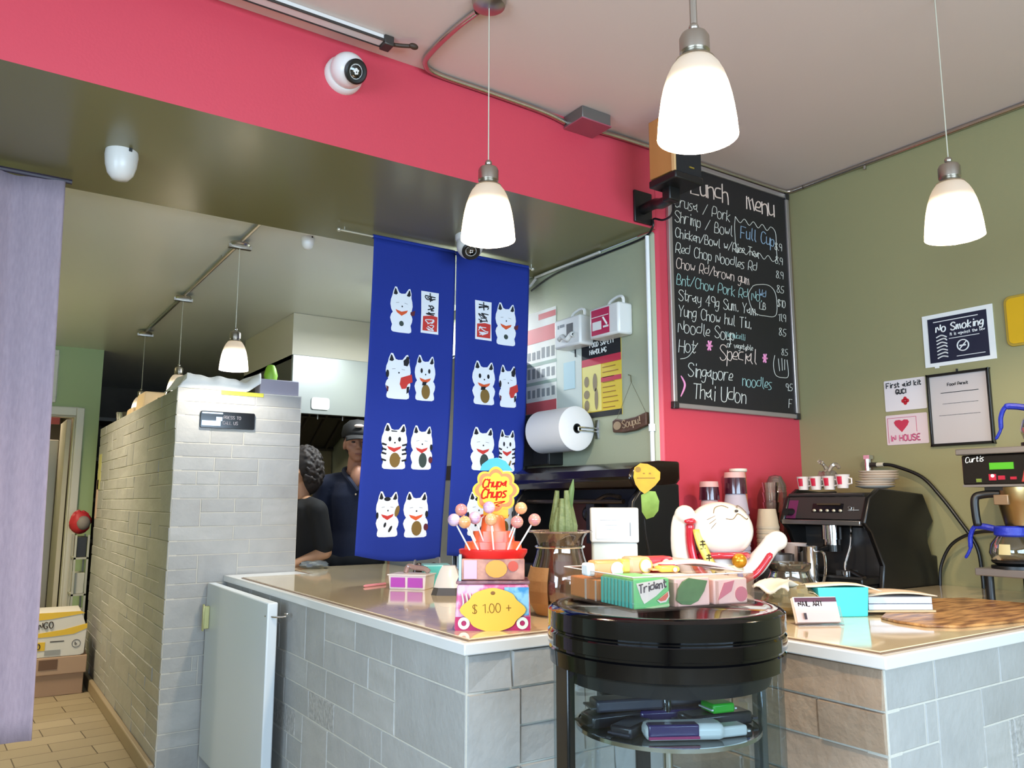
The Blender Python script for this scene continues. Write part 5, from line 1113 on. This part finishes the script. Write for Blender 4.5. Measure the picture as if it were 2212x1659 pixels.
# ------------------------------------------------------------------ right counter things
jr = thing('glass_jar', 'wide mouthed glass jar on the counter right of the gum tray', 'jar', (2.60, 1.97, ZT))
jg = clear('jar_glass', '#ddd3c6', .2, .04, .22, '#857865')
obj('jar_body', MB().lathe([(0,.003),(.085,.003),(.095,.015),(.096,.06),(.083,.095),(.070,.115),(.068,.13),(.078,.14),(.080,.158),(.074,.16),(.066,.132),(.08,.092),(.092,.058),(.085,.012),(0,.012)], n=40), jg, jr)
obj('red_contents', MB().cyl(.088,.013,.035,n=32), mat('jar_red', '#c4545c', .5), jr)
wbag = thing('plastic_bag', 'crumpled white plastic bag on the counter at the right of the gum tray', 'bag', (2.385, 1.81, ZT), 20)
bm_ = mat('bag_white', '#dcd3c2', .35); btn = clear('bag_tan_film', '#f0dfb8', .2, .12, .45, '#cdb98a')
obj('white_fold', MB().grid(lambda u, v: (-.17+.30*u, -.05+.12*v+.02*math.sin(u*5), .10+.035*math.sin(PI*u)-.05*u+.012*math.sin(v*9+u*7)), 18, 10), bm_, wbag, thick=.008)
obj('film_body', crump(-.0, 0, .12, .055, 20, 12, .16, 7), btn, wbag)
obj('loose_flap', MB().grid(lambda u, v: (-.02+.13*u, -.06+.02*u-.05*v, .075*(1-u*u)*(1-.2*v)+.012*math.sin(u*8+v*3)+.004), 14, 6), btn, wbag, thick=.003)
chd = thing('card_holder', 'small clear card holder with pale pink cards at the counter front', 'card holder', (2.275, 1.62, ZT), -28)
TC = R('X', -22)
obj('card_block', MB().box(-.072,.072,-.006,.012,.008,.088,0,TC), mat('card_pink', '#fbefeb', .4), chd)
obj('clear_front', MB().box(-.076,.076,-.014,-.010,.004,.055,0,TC).box(-.076,.076,-.014,.05,0,.004), clear('holder_acrylic', '#fdf6f4', .08, .03, .03, '#eed9d2'), chd)
obj('print_top', MB().box(-.068,.072,-.0075,-.006,.072,.086,0,TC), mat('card_print_plum', '#55283a', .5), chd)
q = MB(); write(q, 'NAIL ART', T(-.058,-.0085,.058) @ TC if False else TC @ T(-.058,-.0075,.0585), .016, .0017); q.box(-.05,-.042,-.0158,-.014,.015,.035,0,TC); obj('lettering', q, mat('card_ink', '#2a1c22', .5), chd, smooth=False)
tb2 = thing('teal_box', 'teal box with paper on top behind the card holder on the right counter', 'box', (2.525, 1.725, ZT), -28)
obj('box_body', MB().taper(-.085,.085,-.05,.05,0,.098,1.07), mat('teal_bright', '#45c3c4', .35), tb2, bevel=.003)
obj('paper_sheet', MB().grid(lambda u, v: (-.13+.27*u, -.05+.13*v, .101+.012*math.sin(u*4)*u+.004*math.sin(v*5)-.035*max(0,u-.75)), 16, 6), mat('cream_sheet', '#dccfb4', .5), tb2, thick=.003)
bk_ = thing('menu_stack', 'stack of folded white menus in a tan folder on the right counter', 'menus', (2.745, 1.655, ZT+.010), -33); bk_.scale = (.86, .9, 1)
obj('folder', MB().box(-.14,.14,-.075,.075,0,.006).tube(curve([(-.135,-.07,.0),(-.15,-.07,.02),(-.135,-.07,.052)],4), .004, 6), mat('folder_tan', '#c9ae80', .5), bk_)
obj('pages', MB().box(-.13,.13,-.07,.07,.007,.026), mat('menu_white', '#c9cdd6', .5), bk_, bevel=.001); obj('pages', MB().box(-.128,.13,-.068,.07,.028,.050), mat('menu_white', '#c9cdd6', .5), bk_, bevel=.001)
obj('folder_flap', MB().grid(lambda u, v: (-.135+.285*u, -.075+.15*v, .054+.01*math.sin(u*3.2)), 12, 4), mat('flap_peach', '#dcc3a6', .5), bk_, thick=.004)
obj('red_sheet', MB().box(-.17,-.08,.0,.08,.045,.050), mat('sheet_red', '#b4524c', .5), bk_)
wsb = thing('wooden_board', 'burl wood slab board lying on the right counter', 'board', (2.98, 1.53, ZT))
wsl_ = [(-.43,.05),(-.47,-.03),(-.48,-.13),(-.40,-.20),(-.25,-.225),(-.1,-.25),(.12,-.235),(.34,-.24),(.37,-.03),(.36,.17),(.16,.25),(-.1,.17),(-.3,.11)]
obj('slab', MB().plate(wsl_, 0, .009), mat('burl_wood', '#c4925a', .35, noise=(11,'#74492a',.13,(.7,3.4,1)), bump=(30,.3)), wsb, bevel=.004)
# ------------------------------------------------------------------ big black machine in the opening
bc = thing('back_bar', 'dark back bar cabinet under the big black machine', 'cabinet', (2.60, 3.1, 0))
obj('cabinet_body', MB().box(-.15,.13,-.47,.5,0,1.0), mat('back_bar_dark', '#1c1917', .5), bc, bevel=.004)
bmx = thing('hooded_machine', 'big glossy black hooded machine behind the white dispenser', 'machine', (2.60, 3.08, 1.0), -90)
# local X right = -Y, Y = +X
dkb = mat('machine_gloss_brown', '#170c07', .2, spec=.4, coat=.2)
def xsec(poly, x0, x1): return yz(poly, x0, x1)
obj('hood', xsec([(-.19,.50),(-.17,.545),(-.10,.575),(.0,.585),(.13,.585),(.13,.50),(.10,.47),(-.16,.455)], -.50, .44), dkb, bmx, bevel=.012)
obj('back_panel', MB().box(-.48,.42,.08,.12,.03,.48), blk, bmx)
obj('side_panel', xsec([(-.17,0),(.12,0),(.12,.48),(-.10,.48),(-.17,.40),(-.19,.2)], .405, .44), blk, bmx, bevel=.008)
obj('side_panel', xsec([(-.17,0),(.12,0),(.12,.48),(-.10,.48),(-.17,.40),(-.19,.2)], -.50, -.465), blk, bmx, bevel=.008)
obj('base', MB().box(-.48,.42,-.19,.12,0,.09), blk, bmx, bevel=.006)
obj('inner_rail', MB().rod((-.46,-.10,.40),(.3,-.10,.40),.012).tube(curve([(.1,-.10,.40),(.2,-.11,.43),(.3,-.12,.42)],4), .01, 6), mat('rail_dark', '#4a3f38', .3, .8), bmx)
obj('red_brown_panel', MB().box(-.35,-.05,.05,.08,.10,.40), mat('panel_brown', '#4a1c10', .4), bmx)
obj('valve', MB().ball((.02,-.06,.34), .045, 14, 10).box(.03,.09,-.10,-.05,.20,.40), mat('valve_black', '#1f1d1d', .25, .4), bmx)
obj('latch', MB().box(-.53,-.49,-.19,-.17,.45,.475), chrome, bmx)
bx = thing('wall_speaker', 'narrow black box mounted between price poster and paper towel roll', 'box', (XS-.012, 3.68, 1.60), -90)
obj('housing', MB().box(-.12,.12,-.10,0,0,.30), black, bx, bevel=.006)
obj('front_panel', MB().box(-.03,.112,-.105,-.10,.01,.29), mat('box_dark_panel', '#1b1a1a', .25), bx)
# steel fridge and kitchen hood seen past the banners
ss = mat('stainless_steel', '#9aa2a8', .35, .75, bump=(200, .03, (1, 1, .02)))
fr_ = thing('refrigerator', 'tall steel refrigerator behind the blue banners', 'refrigerator', (2.48, 4.33, 0))
obj('body', MB().box(-.20,.27,-.42,.40,0,2.25), ss, fr_, bevel=.01)
obj('door', MB().box(-.225,-.205,-.41,.39,.08,2.22), mat('fridge_door', '#a6adb0', .35, .6), fr_, bevel=.004)
obj('dark_strip', MB().box(-.232,-.225,-.41,.39,1.52,1.60), mat('strip_dark', '#23202a', .3), fr_)
HX0, HY0, HY1 = 1.915, 5.72, 7.0
hood_w = mat('hood_white_metal', '#a4a8a6', .3, .25)
hd_ = thing('exhaust_hood', 'white metal kitchen exhaust hood above the cooks', 'exhaust hood', (HX0, HY0, 2.05))
obj('front_panel', MB().box(0, .84, 0, .03, -.005, .43), hood_w, hd_, bevel=.004)
obj('side_panel', MB().box(0, .03, .03, HY1-HY0, 0, .43), mat('hood_side_grey', '#6d6a62', .4, .4), hd_)
obj('side_panel', MB().box(.81, .84, .03, HY1-HY0, 0, .43), mat('hood_side_grey', '#6d6a62', .4, .4), hd_)
obj('top_panel', MB().box(0, .84, .03, HY1-HY0, .40, .43), mat('hood_inner', '#3a352e', .5), hd_)
fl = MB(); fl.add([(.03,.16,.30),(.81,.16,.30),(.81,1.22,-.17),(.03,1.22,-.17)], [(0,1,2,3)])
for k in range(6): fl.rod((.03+k*.15,.16,.29),(.14+k*.15,1.21,-.175), .014, 6)
fl.rod((.03,.70,.05),(.81,.70,.05), .012, 6).rod((.03,1.215,-.18),(.81,1.215,-.18), .018, 6)
obj('grease_filters', fl, mat('filter_dark', '#4d463c', .45, .6), hd_)
obj('hanging_hook', MB().rod((.25,.12,.03),(.25,.12,-.03),.006).rod((.45,.12,.03),(.45,.12,-.03),.006), mat('hook_steel', '#aaa59c', .3, .9), hd_)
obj('light_panel', MB().prism(rrect(.15,.29,.03,.12,.02), -.012, 0), mat('hood_plate_white', '#eef0ee', .3), hd_)
struct('trim_1', MB().box(HX0, XS-.015, HY0+.02, HY1, 2.482, ZK-.002), mat('duct_cream', '#d8cfbc', .45))
solo('cooking_range', MB().box(1.75, 2.7, 6.0, 6.9, 0, .95), [mat('range_dark', '#1d1a18', .4, .5)], 'dark cooking range under the exhaust hood', 'range', bevel=.01)
struct('wall_cookline', MB().box(1.6, XS-.02, 7.02, 7.14, 0, 2.05), mat('cookline_tan', '#8f7f5c', .5))
# shelves behind the partition in the dark rear
sv = thing('storage_rack', 'dark storage rack with shelves behind the partition at the rear', 'rack', (2.0, 10.3, 0))
for k in range(5): obj('shelf', MB().box(-1.0,.75,-.3,.3,.5+k*.45,.54+k*.45), mat('rack_grey', '#6b675f', .5, .3), sv)
for x_ in (-.98,.72): obj('post', MB().box(x_,x_+.04,-.28,-.24,0,2.4), mat('rack_grey', '#6b675f', .5, .3), sv)
# ------------------------------------------------------------------ things on and by the stone partition
pg_ = mat('bag_paper_white', '#e9e7e2', .6, bump=(12,.5))
wbg = thing('white_bag', 'white paper bag lying folded on top of the stone partition', 'bag', (1.10, 4.70, PZ))
def bagf(u, v):
    x = -.20+.44*u+.02*math.sin(v*4); y = -.13+.30*v
    z = .004+(.095*(1-.30*u)+.006*math.sin(u*13+v*3)+.004*math.sin(u*29))*min(1, 5*v, 5*(1-v)+.05)**.5*min(1, u*9+.05)
    if u > .85: z += (u-.85)*.35; y -= (u-.85)*.2
    return (x, y, max(.004, z))
obj('paper', MB().grid(bagf, 30, 16), pg_, wbg, thick=.003)
ct1 = mat('carton_beige', '#c9b08c', .7)
for nm, lb, x, y, z, w, d, h in (('takeout_box', 'beige takeout box on top of the partition behind the white bag', 1.02, 6.0, PZ, .17, .30, .135), ('takeout_box', 'lower pinkish takeout box, farther back on the partition', 1.00, 6.42, PZ, .13, .25, .07)):
    solo(nm, MB().taper(-w/2, w/2, -d/2, d/2, 0, h, .86), [ct1], lb, 'box', (x, y, z), 0, bevel=.012)
bc_ = thing('binder_clip', 'dark flat tool with a clip lying on the partition edge', 'tool', (.985, 5.10, PZ))
obj('flat_blade', MB().box(-.05,.06,-.25,.22,.0,.012,0,R('X',4)), mat('blade_grey', '#6f6a60', .5), bc_); obj('clip', MB().ball((0,.12,.045),.02,12,8).box(-.02,.02,.06,.12,.012,.04), black, bc_)
pp = thing('paper_tubs', 'small dark and clear tubs at the rear end of the partition top', 'tubs', (1.02, 6.75, PZ))
obj('tub', MB().cyl(.07,0,.07,(0,0,0),20,r1=.08), mat('tub_dark', '#2f2c2a', .4), pp); obj('clear_cup', MB().cyl(.05,0,.09,(-.03,.25,0),16,r1=.06), clear('cup_clear', '#e6e6e0', .2, .05, .2, '#b9b9b0'), pp); obj('lid', MB().cyl(.06,0,.02,(-.02,.5,0),16), white, pp)
bxg = solo('paper_carton', MB().box(-.13,.10,-.05,.05,0,.09), [mat('carton_grey_lilac', '#9a94a0', .6)], 'grey lilac carton on the right end of the partition top', 'carton', (1.475, 4.62, PZ), 0, bevel=.005)
gbt = solo('green_bottle_cap', MB().lathe([(0,0),(.035,0),(.04,.03),(.03,.07),(.02,.09),(0,.095)], n=20), [mat('lime_green', '#7fb02c', .5)], 'lime green cap standing on the grey lilac carton', 'cap', (1.42, 4.625, PZ+.09))
lb_ = thing('intercom_panel', 'small black glossy panel with silver buttons on the partition front', 'panel', (1.167, PY0, 1.80))
obj('plate', MB().prism(rrect(-.147,.147,0,.092,.008), -.016, .004), mat('panel_gloss_black', '#0f0e11', .12), lb_, bevel=.002)
q = MB(); write(q, 'PRESS TO', T(-.025,-.0175,.052), .017, .0016); write(q, 'CALL US', T(-.028,-.0175,.022), .017, .0016); obj('lettering', q, mat('panel_print', '#8d8a92', .4), lb_, smooth=False)
obj('silver_label', MB().box(-.14,-.04,-.018,-.016,.012,.04).box(-.14,-.03,-.018,-.016,.078,.086).box(-.065,-.032,-.018,-.016,.04,.062), mat('panel_silver', '#aab4c4', .3, .5), lb_)
solo('yellow_tape', MB().box(-.117,.117,-.004,.003,-.01,.012), [mat('tape_yellow', '#c9c238', .4)], 'strip of yellow tape on the top edge of the partition front', 'tape', (1.243, PY0-.001, 2.0))
solo('yellow_tape', MB().box(-.004,.0,-.08,.08,-.16,.13), [mat('tape_yellow_pale', '#cfc778', .4)], 'yellowish strip on the far side end of the partition', 'tape', (PX0-.001, 7.44, 1.66))
solo('pink_notice', MB().box(-.003,0,-.05,.05,-.16,.16), [mat('notice_pink', '#d8b6a2', .6)], 'pale pink notice at the far end of the partition side', 'notice', (PX0-.002, 7.49, 1.42))
# cartons on the floor at the end of the passage
cbd = mat('cardboard', '#a5866e', .75, bump=(60,.1))
b1 = thing('cardboard_box', 'brown lidded cardboard box on the tiled floor beside the partition', 'box', (.60, 7.10, 0), -3)
obj('box_body', MB().box(-.24,.235,-.20,.20,0,.265), cbd, b1, bevel=.004)
obj('lid', MB().box(-.255,.25,-.215,.215,.15,.275), mat('cardboard_lid', '#b0927a', .75), b1, bevel=.006)
obj('hand_slot', MB().box(-.06,.06,-.218,-.212,.19,.26), mat('cardboard_dark', '#6b5040', .8), b1)
obj('arrow_print', MB().box(-.20,-.17,-.203,-.199,.10,.14).box(-.195,-.175,-.203,-.199,.05,.09), ink, b1)
b2 = thing('noodle_carton', 'white and yellow printed carton on top of the brown box', 'carton', (.60, 7.08, .277), -3)
wy = [(-.24,0),(.20,0),(.225,.01),(.235,.19),(.19,.315),(-.22,.315),(-.24,.30)]
obj('carton', MB().prism(wy, -.19, .19), mat('carton_white', '#d8d3ca', .4), b2, bevel=.004)
ylw = mat('carton_yellow', '#e2b81a', .4)
obj('yellow_bands', MB().prism([(-.235,.255),(.0,.27),(.215,.30),(.19,.316),(-.22,.316)], -.193, -.19).prism([(-.235,.165),(-.1,.17),(.08,.19),(.235,.225),(.235,.19),(.15,.155),(.0,.145),(-.235,.14)], -.193, -.19).box(-.15,-.03,-.193,-.19,.05,.11), ylw, b2)
q = MB(); write(q, 'WINGO', T(-.125,-.1945,.20) @ R('Y',-3), .045, .0032); write(q, 'BAO', T(-.135,-.195,.062), .036, .0034); q.box(.0,.09,-.192,-.19,.105,.112); q.lathe([(.026,0),(.029,0),(.029,.003),(.026,.003)], n=24, M=T(.17,-.19,.085) @ R('X',90)); write(q, 'b', T(.162,-.192,.072), .026, .002)
obj('lettering', q, mat('carton_ink', '#3b3026', .5), b2, smooth=False)
obj('grey_label', MB().box(-.03,.07,-.193,-.19,.015,.05).box(-.23,-.11,-.20,-.19,-.0,.006), mat('label_grey', '#9a9a98', .5), b2)
# beyond the door
fg = thing('white_fridge', 'white fridge with notes and paper seen through the far doorway', 'fridge', (.45, 9.0, 0))
obj('body', MB().box(-.30,.26,0,.6,0,2.0), mat('fridge_white', '#c3bdb0', .35), fg, bevel=.01)
yn_ = obj('yellow_notes', MB().box(-.12,.14,-.006,0,1.50,1.78), mat('note_yellow', '#b59a4a', .6), fg); obj('orange_note', MB().box(.06,.17,-.010,-.006,1.52,1.80), mat('note_orange', '#c98a5c', .6), fg)
obj('white_sheet', MB().box(.10,.17,-.009,0,1.38,1.56), paper, fg); obj('black_square', MB().box(.0,.06,-.012,-.006,1.40,1.50), ink, fg)
obj('towel_roll', MB().cyl(.055,.80,1.12,(.0,-.07,0),20).box(-.01,.01,-.06,0,1.10,1.13), mat('towel_white', '#e2e0da', .8), fg)
obj('handle', MB().box(-.15,-.13,-.04,0,.85,1.5), mat('fridge_handle', '#5a5650', .3, .6), fg)
rack = thing('utility_rack', 'pale rack of containers by the far door frame, behind the partition end', 'rack', (.835, 7.85, 0))
obj('frame', MB().box(-.05,.06,-.14,.14,.0,.02).box(-.05,-.035,-.14,-.125,0,1.12).box(.045,.06,-.14,-.125,0,1.12).box(-.05,.06,-.14,.14,.62,.635).box(-.05,.06,-.14,.14,.33,.345).box(-.05,.06,-.14,.14,.92,.935).box(-.05,-.035,.125,.14,0,1.12).box(.045,.06,.125,.14,0,1.12), mat('rack_white', '#b9b8ac', .45), rack)
for z_, c_ in ((.635,'#c9c8bc'),(.345,'#b4b8ac'),(.935,'#2a2724')): obj('container', MB().taper(-.03,.045,-.10,.10,z_,z_+.17,1.05), mat('container_'+c_[1:], c_, .4), rack, bevel=.004)
rbg = thing('red_bag', 'red and grey bag on top of the pale rack by the far door', 'bag', (.825, 7.84, 1.125))
obj('bag', crump(0,0,.085,.10,20,12,.10,9), mat('bag_red', '#c02c36', .5), rbg); obj('grey_patch', MB().ball((.02,-.045,.095),(.055,.04,.06),16,10), mat('bag_grey', '#8e8580', .6), rbg)
# small bag on the counter by the partition
pbg = thing('plastic_wrap', 'small clear plastic wrap at the far left end of the counter', 'wrap', (1.72, 4.62, ZT))
obj('film', crump(0,0,.09,.022,16,8,.2,12), clear('wrap_film', '#dfe3e4', .2, .1, .35, '#aab0b2'), pbg)
# ------------------------------------------------------------------ people in the kitchen
skin = mat('skin', '#a5735a', .55, bump=(90,.05)); skin2 = mat('skin_light', '#b98a68', .55)
def rem(o, vox, it=6):
    m = o.modifiers.new('remesh', 'REMESH'); m.mode = 'VOXEL'; m.voxel_size = vox; m.use_smooth_shade = True
    s = o.modifiers.new('smooth', 'SMOOTH'); s.factor = .5; s.iterations = it
def limb(mb, pts, rs, n=14):
    c = curve(pts, 5); k = len(c); r = []
    for i in range(k):
        t = i/5; a = min(int(t), len(rs)-2); f = t-a; r.append(rs[a]*(1-f)+rs[a+1]*f)
    mb.tube(c, r, n)
    for p, q in ((c[0], r[0]), (c[-1], r[-1])): mb.ball(p, q, 12, 8)
def hand(mb, wrist, d, nrm, s=1.0, curl=.5, side=1):
    """palm, four unequal bent fingers and a thumb from the palm's side; d along the hand, nrm out of the back of the hand"""
    d = Vector(d).normalized(); nrm = Vector(nrm); nrm = (nrm-d*nrm.dot(d)).normalized(); w = d.cross(nrm)*side; wr = Vector(wrist)
    def at(a, b, c): return wr+(d*a+w*b+nrm*c)*s
    for b in (-.026,-.009,.009,.026): mb.tube([at(0,b*.7,0), at(.045,b,.002), at(.088,b*1.1,0)], [.013*s,.0135*s,.0115*s], 10)
    for b, L in ((-.030,.066),(-.010,.078),(.011,.072),(.030,.055)):
        p0 = at(.088,b,0); a1 = curl*.7; a2 = curl*1.5; a3 = curl*2.2
        p = [p0]
        for f, an in ((.45,a1),(.32,a2),(.23,a3)): p.append(p[-1]+(d*math.cos(an)-nrm*math.sin(an))*(L*f*s))
        mb.tube(p, [.0095*s,.009*s,.0082*s,.006*s], 10); mb.ball(p[-1], .0062*s, 8, 6)
    t0 = at(.022,-.03,-.004); t1 = at(.055,-.052,-.014); t2 = at(.085,-.056,-.026); mb.tube([t0,t1,t2], [.013*s,.0105*s,.0075*s], 10); mb.ball(t2, .0075*s, 8, 6)
def person_body(arms, hd, nk=.0):
    """standing figure 1.75 m tall facing -Y; arms: shoulder-elbow-wrist points"""
    mb = MB()
    mb.lathe([(0,.84),(.12,.85),(.16,.93),(.158,1.02),(.150,1.12),(.162,1.24),(.172,1.34),(.150,1.41),(.085,1.455),(0,1.47)], (0,.008,0), 36, sx=1.0, sy=.64)
    limb(mb, [(0,.015,1.36),(0,.01,1.47),(0,-.005,1.56)], [.075,.060,.055])
    limb(mb, [(-.17,.01,1.405),(0,.015,1.435),(.17,.01,1.405)], [.055,.065,.055])
    for s in (-1, 1):
        limb(mb, [(s*.085,0,.95),(s*.095,-.01,.50),(s*.10,.01,.09)], [.092,.062,.042]); limb(mb, [(s*.10,.03,.045),(s*.105,-.08,.04),(s*.11,-.155,.03)], [.04,.042,.03])
    for (S, E_, W_, d, n, cu, sd) in arms:
        limb(mb, [S, E_], [.053,.042]); limb(mb, [E_, W_], [.044,.029]); hand(mb, W_, d, n, 1.0, cu, sd)
    h = Vector(hd)
    mb.ball(h+Vector((0,.012,.03)),(.076,.096,.100),24,18).ball(h+Vector((0,-.03,-.045)),(.058,.058,.062),20,14).ball(h+Vector((0,-.052,-.088)),(.030,.026,.022),14,10)
    for s in (-1, 1):
        mb.ball(h+Vector((s*.045,-.052,-.02)),(.027,.024,.026),14,10)
        mb.ball(h+Vector((s*.079,.012,-.005)),(.010,.020,.032),12,10)
        mb.ball(h+Vector((s*.031,-.078,.030)),(.026,.012,.008),12,8)
    mb.tube([h+Vector((0,-.082,.02)),h+Vector((0,-.098,-.01)),h+Vector((0,-.107,-.026))], [.009,.011,.013], 10); mb.ball(h+Vector((-.013,-.096,-.03)),(.009,.010,.008),8,6).ball(h+Vector((.013,-.096,-.03)),(.009,.010,.008),8,6)
    mb.ball(h+Vector((0,-.086,-.058)),(.024,.010,.006),12,8).ball(h+Vector((0,-.084,-.069)),(.021,.010,.006),12,8)
    return mb
def face(h, p):
    h = Vector(h)
    e = MB(); 
    for s in (-1, 1): e.ball(h+Vector((s*.031,-.080,.010)),(.012,.006,.0055),12,8)
    obj('eyes', e, mat('eye_dark', '#1d1512', .2), p)
    b = MB()
    for s in (-1, 1): b.tube([h+Vector((s*.015,-.093,.032)),h+Vector((s*.032,-.092,.037)),h+Vector((s*.050,-.078,.032))], [.003,.004,.002], 6)
    obj('eyebrows', b, mat('brow_dark', '#1f1611', .8), p)
    obj('lips', MB().ball(h+Vector((0,-.0925,-.0635)),(.022,.006,.0065),12,8), mat('lip', '#8a5347', .5), p)
# man in navy polo and dark cap
MS = 1.075
mn = thing('person', 'man in a navy polo shirt and black cap standing behind the counter', 'person', (2.155, 5.05, 0), -18); mn.scale = (MS,)*3
hd = (0, -.015, 1.655)
arms = [((-.185,.01,1.40),(-.235,.03,1.12),(-.235,-.03,.87),(.0,-.2,-.9),(-1,0,0),.5,1), ((.185,.01,1.40),(.235,.03,1.12),(.235,-.03,.87),(.0,-.2,-.9),(1,0,0),.5,-1)]
o = obj('body', person_body(arms, hd), skin, mn); rem(o, .007, 5)
navy = mat('navy_polo', '#111a33', .8, bump=(250,.1))
sh = MB(); sh.lathe([(.0,.86),(.170,.865),(.178,.93),(.174,1.02),(.166,1.12),(.176,1.24),(.186,1.34),(.165,1.415),(.10,1.462),(0,1.47)], (0,.008,0), 40, sx=1.02, sy=.68)
limb(sh, [(-.175,.01,1.405),(0,.02,1.425),(.175,.01,1.405)], [.066,.072,.066])
for s in (-1, 1): limb(sh, [(s*.185,.01,1.40),(s*.225,.025,1.20)], [.068,.058])
o = obj('polo_shirt', sh, navy, mn); rem(o, .010, 6)
obj('collar', MB().tube(curve([(.0,-.118,1.365),(-.045,-.10,1.43),(-.078,-.02,1.485),(-.05,.06,1.51),(.05,.06,1.51),(.078,-.02,1.485),(.045,-.10,1.43),(.0,-.118,1.365)],5), .014, 8), navy, mn)
o = obj('neck_opening', MB().ball((0,-.068,1.44),(.045,.050,.085),14,10), skin, mn)
obj('buttons', MB().ball((-.012,-.135,1.345),(.006,.004,.006),10,6).ball((.02,-.132,1.39),(.006,.004,.006),10,6), mat('button_cream', '#b9a58c', .4), mn)
tr_ = MB(); tr_.ball((0,0,.94),(.175,.12,.12),20,14)
for s in (-1, 1): limb(tr_, [(s*.088,0,.93),(s*.095,-.01,.5),(s*.10,.01,.10)], [.105,.078,.065])
o = obj('trousers', tr_, mat('trousers_black', '#101012', .85), mn); rem(o, .012, 5)
obj('hair', MB().ball((0,.03,1.675),(.083,.092,.095),20,14), mat('hair_dark', '#1b1613', .8), mn)
cap = MB().lathe([(.094,.0),(.096,.03),(.085,.075),(.05,.105),(0,.115)], (0,.01,1.70), 32, sy=1.1)
cap.grid(lambda u, v: (-.078+.156*u, -.085-.075*v*math.sin(PI*(.12+.76*u)), 1.712-.03*v-.05*(u-.5)**2), 12, 5)
obj('cap', cap, mat('cap_black', '#121010', .75), mn, thick=.005)
obj('cap_badge', MB().ball((0,-.098,1.765),(.03,.008,.012),12,6), mat('cap_badge_pale', '#d8c2b0', .6), mn)
face(hd, mn)
obj('shoes', MB().ball((-.105,-.06,.045),(.055,.14,.045),16,10).ball((.105,-.06,.045),(.055,.14,.045),16,10), black, mn)
# woman in black, back half turned, partly behind the partition
wn = thing('person', 'person in black with dark curly hair half hidden by the stone partition', 'person', (1.742, 4.97, 0), -72); wn.scale = (.965,)*3
arms = [((-.175,.01,1.39),(-.20,.05,1.13),(-.14,-.15,1.06),(.3,-1,-.1),(0,0,1),.6,1), ((.175,.01,1.39),(.25,-.17,1.42),(.10,-.16,1.665),(-.4,.1,.7),(.2,-1,.2),.8,-1)]
arms[0] = ((.175,.01,1.39),(.205,.06,1.13),(.15,-.14,1.06),(-.3,-1,-.1),(0,0,1),.6,-1)
arms[1] = ((-.175,.01,1.39),(-.20,-.20,1.46),(-.07,-.20,1.665),(.3,.15,.8),(0,-1,.1),.7,1)
o = obj('body', person_body(arms, hd), skin2, wn); rem(o, .007, 5)
sh = MB(); sh.lathe([(.0,.86),(.170,.865),(.178,.93),(.174,1.02),(.166,1.12),(.176,1.24),(.186,1.34),(.165,1.415),(.10,1.462),(0,1.47)], (0,.008,0), 40, sx=1.02, sy=.68)
limb(sh, [(-.17,.01,1.40),(0,.02,1.425),(.17,.01,1.40)], [.066,.072,.066]); limb(sh, [(.175,.01,1.39),(.20,.05,1.17)], [.07,.062]); limb(sh, [(-.175,.01,1.39),(-.195,-.15,1.44)], [.068,.06])
o = obj('t_shirt', sh, mat('black_cotton', '#0c0b0c', .85), wn); rem(o, .010, 6)
tr_ = MB(); tr_.ball((0,0,.94),(.175,.12,.12),20,14)
for s in (-1, 1): limb(tr_, [(s*.088,0,.93),(s*.095,-.01,.5),(s*.10,.01,.10)], [.105,.078,.065])
o = obj('trousers', tr_, mat('trousers_black', '#101012', .85), wn); rem(o, .012, 5)
hr = MB(); rh = random.Random(3)
hr.ball((0,.03,1.69),(.105,.115,.115),20,14).ball((0,.06,1.60),(.105,.085,.11),20,14)
for k in range(420):
    a = rh.uniform(0, 2*PI); t = rh.uniform(-.55, 1.0); rr = math.sqrt(max(0, 1-t*t))
    p = Vector((.112*rr*math.cos(a), .04+.118*rr*math.sin(a), 1.655+.16*t))
    if p.y < -.035 and p.z < 1.74: continue
    hr.ball(p, rh.uniform(.009,.016), 8, 6)
ho = obj('curly_hair', hr, mat('hair_black_brown', '#15100e', .7, noise=(40,'#2d211a',.2)), wn); rem(ho, .006, 2)
face(hd, wn)
obj('shoes', MB().ball((-.105,-.06,.045),(.055,.14,.045),16,10).ball((.105,-.06,.045),(.055,.14,.045),16,10), black, wn)
